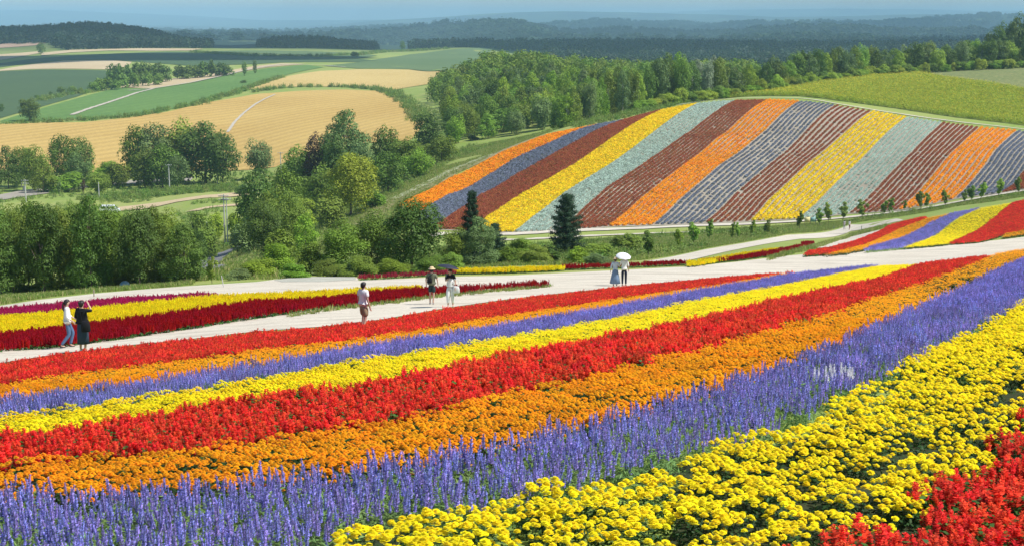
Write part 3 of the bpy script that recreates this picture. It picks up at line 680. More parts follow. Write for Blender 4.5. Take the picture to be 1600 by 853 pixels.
for kind in ('yellow', 'orange', 'blue', 'red'):
    ps = SETS[kind]; nm, lb, grp = KN[kind]
    folm = [p['fol'].mesh(nm+'_foliage', MATS[kind][:1]) for p in ps]
    if kind in ('yellow', 'blue', 'red'):
        flm = [p['fl'].mesh(nm+'_flower', MATS[kind][1:]) for p in ps]
    else:
        flm = []
        for p in ps:
            g = G()
            for (q, rz, s, tl) in p['lay']: g.put(p['fl'], q, rz, s, tl)
            flm.append(g.mesh(nm+'_flowers', MATS[kind][1:]))
    cand = np.vstack([np.column_stack([PTS[s][0], PTS[s][1], np.full(len(PTS[s][0]), s)]) for s in INDIV[kind]])
    px, py = proj(cand[:, 0], cand[:, 1], cand[:, 2]+.25)
    inside = (px > 5) & (px < 1595) & (py < 862)
    dist = np.hypot(cand[:, 0], cand[:, 1]); dist = np.where(inside, dist, 1e9)
    order = np.argsort(dist)[:300]
    Ri = np.random.default_rng(5); first = {}
    KIDS[nm] = []
    for k in order:
        x, y, z, s = cand[k]; v = int(Ri.integers(0, len(ps))); rz = Ri.uniform(0, 6.28); sc = Ri.uniform(.72, 1.0)
        if v not in first:
            root = empty(nm, (x, y, z), rz, (sc,)*3)
            tag(root, lb, nm.replace('_', ' '), grp)
            kids = [mobj('foliage', folm[v], root)]
            if kind == 'orange':
                o = mobj('flower_heads', flm[v], root); tag(o, kind='stuff'); kids.append(o)
            else:
                for (q, r2, s2, tl) in ps[v]['lay']:
                    o = mobj('flower_head' if kind == 'yellow' else 'flower_spike', flm[v], root, q)
                    o.rotation_euler = (-math.atan(tl[1]*.8), math.atan(tl[0]*.8), r2); o.scale = (s2,)*3; kids.append(o)
            first[v] = root; KIDS[root.name] = kids
        else: copy_tree(first[v], (x, y, z), rz, (sc,)*3)
    n0_ = len(PTS[INDIV[kind][0]][0])
    for s in INDIV[kind]:
        sel_ = [int(k - (0 if s == INDIV[kind][0] else n0_)) for k in order if cand[k, 3] == s]
        mk = np.ones(len(PTS[s][0]), bool); mk[sel_] = False
        PTS[s] = (PTS[s][0][mk], PTS[s][1][mk])
CATB = {'yellow': 'yellow_marigold_bed', 'orange': 'orange_marigold_bed', 'blue': 'blue_salvia_bed', 'red': 'scarlet_salvia_bed'}
for kind, poly, lab, sd_ in BEDS:
    P, z = PTS[sd_]; Rb = np.random.default_rng(sd_+50); d = np.hypot(P[:, 0], P[:, 1]); px_, _ = proj(P[:, 0], P[:, 1], z)
    hs = 1.0 if kind != 'red' else 1.08
    nr_ = d < 26
    for lod, mk in (('near', nr_), ('far', ~nr_)):
        if mk.sum() == 0: continue
        sc = Rb.uniform(.74, 1.02, mk.sum())*hs
        S3 = np.column_stack([sc, sc, sc*Rb.uniform(.85, 1.12, mk.sum())])
        both = nr_.any() and (~nr_).any()
        scatter(CATB[kind], np.column_stack([P[mk], z[mk]]), S3, SRC[kind, lod], 6, lab+(' (nearer part)' if both and lod == 'near' else ' (farther part)' if both else ''), 'flower bed', R=Rb)
# ---------------------------------------------------------------- plume flower beds between and beyond the paths
def plume_plant(R, mat, nsp=11, w=.036, L=.19, base=.14):
    g = G(); dome_leaves(g, 22, .18, base+.06, .10, .05, 0, R)
    for k in range(nsp):
        r = .19*math.sqrt(R.uniform()); a = R.uniform(0, 6.28)
        g.put(spike(R, 5, 5, w, L*R.uniform(.8, 1.2), 0, droop=-.2), (r*math.cos(a), r*math.sin(a), base+R.uniform(-.05, .05)), R.uniform(0, 6), 1, (R.normal(0, .06), R.normal(0, .06)), 1)
    return g
for k, mt in (('plume_darkred', 'darkred'), ('plume_yellow', 'yellow'), ('plume_magenta', 'magenta'), ('plume_rosy', 'rosy')):
    Rp = np.random.default_rng(hash(mt) % 1000 if False else len(mt)*7)
    SRC[k] = source(mt+'_plume_plants', [plume_plant(Rp, mt).mesh(mt+'_plume_plant', [M['red_leaf'], M[mt]]) for _ in range(5)])
def far_bed(name, top, bot, src, nvar, label, h=.30, step=.3, sc=1.0, seed=1, cat='flower bed', minw=.9, hb=0.):
    """ a bed between its traced upper outline (plant tops) and its lower outline, at least minw metres deep """
    xs = np.arange(max(top[0][0], bot[0][0]), min(top[-1][0], bot[-1][0])+1, 12.); t_ = np.array(top, float); b_ = np.array(bot, float)
    Tw = ground(xs, np.interp(xs, t_[:, 0], t_[:, 1]), h, dmin=30); Bw = ground(xs, np.interp(xs, b_[:, 0], b_[:, 1]), hb, dmin=30)
    Tw[:, 1] = np.maximum(Tw[:, 1], Bw[:, 1]+minw); poly = np.vstack([Tw, Bw[::-1]])
    Rb = np.random.default_rng(seed); P = grid_pts(poly, step, .35, .8, Rb); P = P[in_view(P)]
    P = P[(vnoise(P, 1.4, seed) > .12) | (Rb.uniform(size=len(P)) < .75)]; z = H(P[:, 0], P[:, 1]); s = Rb.uniform(.85, 1.2, len(P))*sc
    scatter(name, np.column_stack([P, z]), s, src, nvar, label, cat, R=Rb)
CT = [(-200,543),(0,521),(100,510),(200,498),(300,484),(400,470),(500,466),(600,453.5),(700,448.5),(800,446.5),(858,444.5)]
YT = [(-200,513),(0,494),(100,486),(200,476),(300,466),(345,461),(400,459.5),(500,455.5),(600,450),(672,447)]
MT = [(-200,500),(0,482.5),(100,473),(200,465.5),(300,460),(348,458.5)]
far_bed('crimson_plume_bed', CT, [(-200,575),(0,552),(100,544),(200,530),(300,515),(400,499),(500,485),(600,475),(700,462),(800,453),(858,449)], SRC['plume_darkred'], 5, 'dark crimson plume flowers along the upper side of the lower path', seed=4)
far_bed('yellow_plume_bed', YT, CT, SRC['plume_yellow'], 5, 'bright yellow plume flowers between magenta and dark crimson', seed=5, hb=.30)
far_bed('magenta_plume_bed', MT, YT, SRC['plume_magenta'], 5, 'magenta plume flowers at the left along the upper path', seed=6, hb=.30)
far_bed('rosy_plume_bed', [(556,433),(640,427),(714,422)], [(556,439),(640,434),(714,429.5)], SRC['plume_rosy'], 5, 'row of rosy red plume flowers beyond the upper path behind the strolling pair', seed=7, minw=1.2, sc=.9)
far_bed('yellow_plume_bed', [(712,421),(800,418.5),(884,416)], [(712,429.5),(800,428),(884,424)], SRC['plume_yellow'], 5, 'row of yellow plume flowers beyond the upper path', seed=8, minw=1.2)
far_bed('crimson_plume_bed', [(882,415),(1000,412),(1078,410)], [(882,423),(1000,418.5),(1078,415)], SRC['plume_darkred'], 5, 'row of dark crimson plume flowers behind the white parasol', seed=9, minw=1.0)
far_bed('yellow_plume_bed', [(1076,411),(1120,405),(1160,398),(1224,388.5)], [(1076,415),(1105,411),(1150,402.5),(1224,390.5)], SRC['plume_yellow'], 5, 'thin wedge of yellow plume flowers beyond the upper path', .2, seed=10, step=.35, hb=.2)
far_bed('crimson_plume_bed', [(1103,411),(1150,402.5),(1222,390.5),(1272,381)], [(1103,413),(1150,409),(1200,402),(1262,386),(1272,382)], SRC['plume_darkred'], 5, 'pointed wedge of dark crimson flowers left of the curved stripes', .2, seed=11, step=.35)
# curved stripes at the right
CUR = [
 ('red', [(1254,397),(1268,391),(1300,386),(1330,378),(1360,367),(1390,352),(1445,338),(1449,340),(1405,356),(1380,368),(1350,381),(1315,390),(1290,395)], 'scarlet stripe, leftmost of the curved flower stripes'),
 ('orange', [(1290,397),(1315,390),(1350,382),(1380,369),(1405,357),(1449,340),(1487,333),(1450,350),(1425,364),(1400,374),(1378,381),(1356,387),(1320,394)], 'orange stripe in the curved flower stripes at the right'),
 ('blue', [(1352,391),(1358,387),(1400,375),(1426,364),(1450,350),(1487,333),(1532,325),(1500,338),(1480,352),(1460,367),(1430,379),(1412,386)], 'violet blue stripe in the curved flower stripes at the right'),
 ('yellow', [(1412,386),(1430,379),(1462,367),(1481,352),(1500,339),(1532,325),(1582,316),(1560,334),(1540,350),(1512,366),(1490,374),(1480,380)], 'yellow stripe in the curved flower stripes at the right'),
 ('red', [(1485,379),(1512,367),(1541,350),(1561,334),(1582,316.5),(1620,308),(1720,290),(1720,340),(1620,354),(1570,364),(1530,376)], 'broad scarlet stripe at the right edge of the curved stripes'),
 ('orange', [(1566,370),(1572,364),(1620,354),(1720,340),(1720,350),(1620,362)], 'short orange stripe at the right edge beside the sandy path'),
]
CURP = [world_poly(c[1], .3, dmin=100) for c in CUR]
for (kind, px_, lab), poly in zip(CUR, CURP):
    Rb = np.random.default_rng(len(lab)); P = grid_pts(poly, .36, .35, .5, Rb); P = P[in_view(P)]; z = H(P[:, 0], P[:, 1])
    scatter(CATB[kind], np.column_stack([P, z]), Rb.uniform(1.05, 1.4, len(P)), SRC[kind, 'far'], 6, lab, 'flower bed', R=Rb)
# ---------------------------------------------------------------- the striped hill, row by row
HK = {'o': ('hill_orange', (.92, .35, .012)), 'b': ('hill_slate_blue', (.18, .205, .27)), 'r': ('hill_brick_red', (.34, .095, .038)), 'y': ('hill_yellow', (.92, .68, .015)), 'w': ('hill_silver', (.50, .63, .53))}
hleaf = leafy('hill_row_leaves', (.10, .15, .05), .2, .2)
HS = {}
for k, (nm, c) in HK.items():
    M[nm] = leafy(nm+'_flowers', c, .2, .2, .7, .1, .015); ms = []
    for v in range(5):
        Rh = np.random.default_rng(v+ord(k)); g = G(); dome_leaves(g, 14, .30, .34, .22, .12, 0, Rh); 
        dome_leaves(g, 46, .36, .46, .16, .12, 1, Rh, .08)
        ms.append(g.mesh(nm+'_plant', [hleaf, M[nm]]))
    HS[k] = source(nm+'_plants', ms)
HN = 'obryw' 
SEQ = ['o', 'b', 'r', 'y', 'w', 'r', 'o', 'b', 'r', 'y', 'w', 'r', 'o', 'b', 'r']
DENS = [1, .97, .97, 1, .9, .9, .98, .62, .80, .93, .80, .80, .95, .75, .8]
HLAB = {'o': 'orange', 'b': 'slate blue', 'r': 'brick red', 'y': 'yellow', 'w': 'silver green'}
ORD = ['leftmost orange stripe of the hill', 'slate blue stripe next to the leftmost orange one', 'brick red stripe left of the first yellow one', 'first yellow stripe of the hill from the left', 'silver green stripe ending behind the dark pine', 'brick red stripe right of the dark pine', 'orange stripe in the middle of the striped hill', 'slate blue and thin stripe right of the middle orange one', 'brick red stripe left of the second yellow one', 'second yellow stripe of the hill from the left', 'second silver green stripe of the hill from the left', 'brick red stripe left of the rightmost orange one', 'rightmost orange stripe of the hill', 'slate blue stripe near the right edge of the hill', 'brick red stripe cut by the right edge of the picture']
def polyline_at(P, f):
    s = np.concatenate([[0], np.cumsum(np.linalg.norm(np.diff(P, axis=0), axis=1))]); s /= s[-1]
    return np.column_stack([np.interp(f, s, P[:, 0]), np.interp(f, s, P[:, 1])])
for k, sym in enumerate(SEQ):
    A, B = HBW[k], HBW[k+1]; f = np.linspace(0, 1, 60); PA, PB = polyline_at(A, f), polyline_at(B, f)
    wmean = np.median(np.linalg.norm(PA-PB, axis=1)*.8); nrow = int(np.clip(round(wmean/1.02), 7, 14)); Rb = np.random.default_rng(60+k); pts = []
    for j in range(nrow):
        w = (j+.5)/nrow; L = PA*(1-w)+PB*w
        ln_ = np.linalg.norm(np.diff(L, axis=0), axis=1).sum(); n = int(ln_/.36); q = polyline_at(L, np.linspace(0, 1, n)); q = q+Rb.normal(0, .045, q.shape)
        pts.append(q[Rb.uniform(size=n) < DENS[k]-.04*Rb.uniform()])
    P = np.vstack(pts); P = P[in_view(P)]
    thin = vnoise(P, .11, k+3)
    P = P[(thin > .14-.12*(DENS[k] > .94)) | (Rb.uniform(size=len(P)) < .6)]
    if len(P) < 5: continue
    z = H(P[:, 0], P[:, 1]); s = Rb.uniform(.8, 1.15, len(P)); s = s*(1.28 if DENS[k] > .92 else 1.1)
    scatter(HLAB[sym].replace(' ', '_')+'_flower_rows', np.column_stack([P, z+.03]), s, HS[sym], 5, ORD[k], 'flower rows', R=Rb)
# sunflower crop on the hilltop
sfm = leafy('sunflower_crop_leaves', (.36, .44, .045), .4, .2); sfy = leafy('sunflower_heads', (.80, .62, .03), .3, .1)
ms = []
for v in range(4):
    Rh = np.random.default_rng(v+400); g = G()
    n = 26; C = np.column_stack([Rh.normal(0, .28, n), Rh.normal(0, .28, n), Rh.uniform(.2, 1.35, n)]); leaves(g, C, np.tile([0, 0, .6], (n, 1))+Rh.normal(0, .3, (n, 3)), .34, .24, 0, R=Rh)
    n = 3; C = np.column_stack([Rh.normal(0, .3, n), Rh.normal(0, .3, n), Rh.uniform(1.30, 1.5, n)]); leaves(g, C, np.tile([.5, -.6, .8], (n, 1)), .15, .15, 1, R=Rh)
    ms.append(g.mesh('sunflower_clump', [sfm, sfy]))
SFC = source('sunflower_clumps', ms)
P = grid_pts(SUNF, .95, .35, .4); P = P[in_view(P)]; P = P[visible(P, 2.2)]
scatter('sunflower_crop', np.column_stack([P, H(P[:, 0], P[:, 1])]), rng.uniform(.8, 1.15, len(P)), SFC, 4, 'dense yellow green flowering crop covering the hilltop', 'sunflower crop')
# ---------------------------------------------------------------- trees
BARK = flat('grey_brown_bark', (.16, .13, .10), .9, .1, var=.3); BIRCH = flat('pale_birch_bark', (.50, .48, .44), .8, .2, var=.25)
CR = {
 'mid': leafy('broad_leaves', (.175, .265, .032), .28, .22, hue=.02),
 'dark': leafy('dark_broad_leaves', (.105, .175, .026), .24, .2, hue=.015),
 'light': leafy('fresh_bright_leaves', (.25, .39, .035), .3, .18, hue=.02),
 'grey': leafy('grey_green_leaves', (.16, .24, .07), .25, .15, hue=.015),
 'yellowish': leafy('yellowish_leaves', (.30, .38, .035), .3, .15, hue=.015),
 'pine': leafy('pine_needles', (.030, .075, .030), .15, .15, hue=.01),
 'brown': leafy('reddish_brown_leaves', (.10, .060, .038), .25, .1, hue=.01),
 'silver': leafy('silvery_leaves', (.30, .36, .22), .3, .15, hue=.01),
 'far': leafy('cloud_shaded_wood_leaves', (.022, .046, .024), .2, .5, hue=.02),  # leaf colour darkened to carry the cloud shade over the far woods
}
def limb(g, a, b, r0, r1, n=5, m=0):
    a, b = np.array(a, float), np.array(b, float); d = unit(b-a); u = unit(np.cross(d, [.3, .9, .1])); w = np.cross(d, u)
    ring = lambda c, r: [c+(u*math.cos(k*2*math.pi/n)+w*math.sin(k*2*math.pi/n))*r for k in range(n)]
    V = np.array(ring(a, r0)+ring(b, r1)); g.add(V, [[k, (k+1) % n, n+(k+1) % n, n+k] for k in range(n)], m)
def tree_geo(shape, n, leaf, seed, nlimb=6):
    """ a tree of height 1 and crown width 1: (trunk G, crown G) """
    R = np.random.default_rng(seed); tr, cr = G(), G(); cl = []
    if shape in ('round', 'tall', 'bush', 'vase', 'sapling'):
        K = {'round': 44, 'tall': 54, 'bush': 24, 'vase': 16, 'sapling': 14}[shape]
        for k in range(K*3):
            if len(cl) >= K: break
            u = unit(R.normal(size=3)); q = R.uniform(.45, .93)
            if shape == 'round': c = np.array([0, 0, .51])+u*q*np.array([.41, .41, .46]); r = R.uniform(.11, .17)
            elif shape == 'tall':
                z = R.uniform(.10, .95); rr = .42*math.sin(math.pi*min(1, (z*.92+.10))**.85)**.8*R.uniform(.45, 1); a = R.uniform(0, 6.28)
                c = np.array([rr*math.cos(a), rr*math.sin(a), z]); r = R.uniform(.13, .18)*(1.05-.45*z)
            elif shape == 'bush': u[2] = abs(u[2]); c = np.array([0, 0, .16])+u*q*np.array([.40, .40, .68]); r = R.uniform(.12, .19)
            else:
                z = R.uniform(.25, .95); rr = (.10+.34*((z-.2)/.8)**.9)*R.uniform(.2, 1); a = R.uniform(0, 6.28)
                if z > .85: rr *= .7
                c = np.array([rr*math.cos(a), rr*math.sin(a), z]); r = R.uniform(.10, .15)
            if all(np.linalg.norm(c-o[0]) > .08 for o in cl): cl.append((c, r))
        zs = 1.0 if shape in ('round', 'bush') else .75
        w = np.array([r*r for _, r in cl]); w /= w.sum(); ks = R.choice(len(cl), n, p=w)
        C0 = np.array([c for c, _ in cl])[ks]; rr = np.array([r for _, r in cl])[ks]
        tn = R.uniform(.82, 1.18, len(cl))[ks]
        d = unit(R.normal(size=(n, 3))); d[:, 2] = np.where(R.uniform(size=n) < .45, np.abs(d[:, 2]), d[:, 2])
        C = C0+d*(rr*R.uniform(.70, 1.10, n))[:, None]*np.array([1, 1, zs]); C[:, 2] = np.clip(C[:, 2], .01, 1.03)
        leaves(cr, C, d+np.array([.25, 0, .65]), leaf*R.uniform(.7, 1.3, n), leaf*.7, 0, tn, R=R)
        ht = {'round': .55, 'tall': .8, 'bush': .3, 'vase': .5, 'sapling': .6}[shape]; r0 = {'bush': .018, 'tall': .016}.get(shape, .022)
        bend = R.normal(0, .02, 2); top = (bend[0], bend[1], ht)
        limb(tr, (0, 0, -.03), (bend[0]*.4, bend[1]*.4, ht*.5), r0, r0*.75); limb(tr, (bend[0]*.4, bend[1]*.4, ht*.5), top, r0*.75, r0*.35)
        for k in range(min(nlimb, len(cl))):
            c = cl[k][0]; z0 = ht*R.uniform(.35, .9); limb(tr, (bend[0]*z0/ht, bend[1]*z0/ht, z0), c, r0*.4, r0*.12, 4)
    elif shape == 'pine':
        limb(tr, (0, 0, -.02), (.01, 0, .97), .022, .005)
        cs, rs = [], []
        for t_ in range(11):
            z = .14+.80*t_/10; ext = (.46*(1-z)**.70+.03)*R.uniform(.7, 1.2); kb = 7 if z < .7 else 5; a0 = R.uniform(0, 6.28)
            for b in range(kb):
                a = a0+b*6.28/kb+R.uniform(-.25, .25); L = ext*R.uniform(.65, 1.1)
                tip = np.array([L*math.cos(a), L*math.sin(a), z+.02]); limb(tr, (0, 0, z-.03), tip, .006, .002, 3)
                for q in np.linspace(.35, 1, 4): cs.append(np.array([tip[0]*q, tip[1]*q, z-.03+.05*q])); rs.append(R.uniform(.05, .085)+.02*(1-q))
        for k in range(8): cs.append(np.array([0, 0, .86+.018*k])); rs.append(.03)
        cs, rs = np.array(cs), np.array(rs); ks = R.integers(0, len(cs), n); d = unit(R.normal(size=(n, 3)))
        C = cs[ks]+d*(rs[ks]*R.uniform(.3, 1.1, n))[:, None]*np.array([1.2, 1.2, .6]); C[:, 2] = np.minimum(C[:, 2], 1.01)
        leaves(cr, C, d+np.array([0, 0, .5]), leaf*R.uniform(.7, 1.3, n), leaf*.35, 0, R.uniform(.8, 1.2, len(cs))[ks], R=R)
    elif shape == 'spruce':
        limb(tr, (0, 0, -.02), (0, 0, .98), .018, .003); 
        z = 1-np.sqrt(R.uniform(0, 1, n))*.93; tier = np.round(z*16)/16; a = R.uniform(0, 6.28, n)
        rr = .5*(1-tier)**.9*R.uniform(.3, 1, n)**.5*(1+.15*np.sin(a*5+tier*40)); z = tier-rr*.10+R.normal(0, .008, n)
        C = np.column_stack([rr*np.cos(a), rr*np.sin(a), np.clip(z+.02, .02, 1)]); leaves(cr, C, np.column_stack([np.cos(a)*.5, np.sin(a)*.5, np.ones(n)]), leaf*R.uniform(.7, 1.3, n), leaf*.5, 0, R.uniform(.8, 1.2, n), R=R)
    return tr, cr
TREEMESH = {}
def tree_meshes(shape, lod, v):
    key = (shape, lod, v)
    if key not in TREEMESH:
        n, leaf = {'near': (12000, .030), 'mid': (4200, .046), 'far': (900, .085)}[lod]
        if shape in ('vase', 'sapling'): n, leaf = int(n*.35), leaf*1.7
        if shape in ('pine', 'spruce'): n = int(n*1.7); leaf *= 1.2
        if shape == 'bush': leaf *= 1.25
        tr, cr = tree_geo(shape, n, leaf, 31*v+len(shape)*7+len(lod), 8 if lod == 'near' else 5)
        TREEMESH[key] = (tr, cr, {}, {})
    return TREEMESH[key]
def tree(name, kind, shape, P, h, w, label, group=None, lod='mid', v=None, bark=None, rz=None, cat='tree'):
    """ trunk and crown under an empty; meshes shared between alike trees through one mesh per material """
    v = random.randrange(4) if v is None else v
    tr, cr, tm, cm = tree_meshes(shape, lod, v); bark = bark or BARK
    if bark.name not in tm: tm[bark.name] = tr.mesh('trunk', [bark])
    if kind not in cm: cm[kind] = cr.mesh('crown', [CR[kind]])
    root = empty(name, P, random.uniform(0, 6.28) if rz is None else rz, (w, w, h)); tag(root, label, cat, group)
    mobj('trunk', tm[bark.name], root); mobj('crown', cm[kind], root)
    return root
def T(name, px, top, d, w, kind, shape, label, lod='mid', bark=None, group=None, cat='tree', base=None):
    """ a tree whose tip shows at (px, top), standing at distance d, w photo pixels wide """
    x, y, z = at(px, d); a, s = ray(px, top); h = max(.6, Z0-float(s)*d-z)
    return tree(name, kind, shape, (x, y, z-.05), h, w*d/FPX*1.08, label, group, lod, bark=bark, cat=cat)

# A: planted row in front, left
rowx = [-14, 6, 30, 54, 80, 104, 130, 155, 181, 206, 232, 257, 280]
tops = [316, 322, 312, 319, 324, 312, 306, 316, 334, 326, 322, 328, 346]
for k, (px, tp) in enumerate(zip(rowx, tops)):
    lab = {0: 'leafy tree cut by the left edge, first of the dense planted row', 12: 'dark leafy tree at the right end of the dense planted row, beside the asphalt lane'}.get(k, ORD_[k]+' tree from the left edge in the long dense planted row')
    T('leafy_tree', px, tp, 109+(k % 3)*3, 78, 'mid' if k % 3 else 'dark', 'round' if k % 2 else 'tall', lab, 'near', group='trees of the dense planted row at left')
for k, (px, tp) in enumerate([(-5, 330), (42, 324), (92, 328), (142, 318), (195, 336), (245, 330), (270, 350)]):
    T('leafy_tree', px, tp, 119+(k % 2)*3, 74, ['mid', 'light', 'mid'][k % 3], 'round', 'leafy tree in the second line behind the planted row at left', 'mid', group='second line of trees behind the planted row')
for px, tp in [(10, 440), (60, 432), (115, 428), (170, 424), (225, 418), (275, 424), (292, 412)]:
    T('leafy_bush', px, tp, 114, 60, 'mid', 'bush', 'low leafy growth between the trunks of the planted row at left', 'mid', cat='bush', group='low growth under the planted row')
T('young_tree', 322, 401, 98, 24, 'mid', 'vase', 'small vase shaped young tree beside the asphalt lane', 'mid')
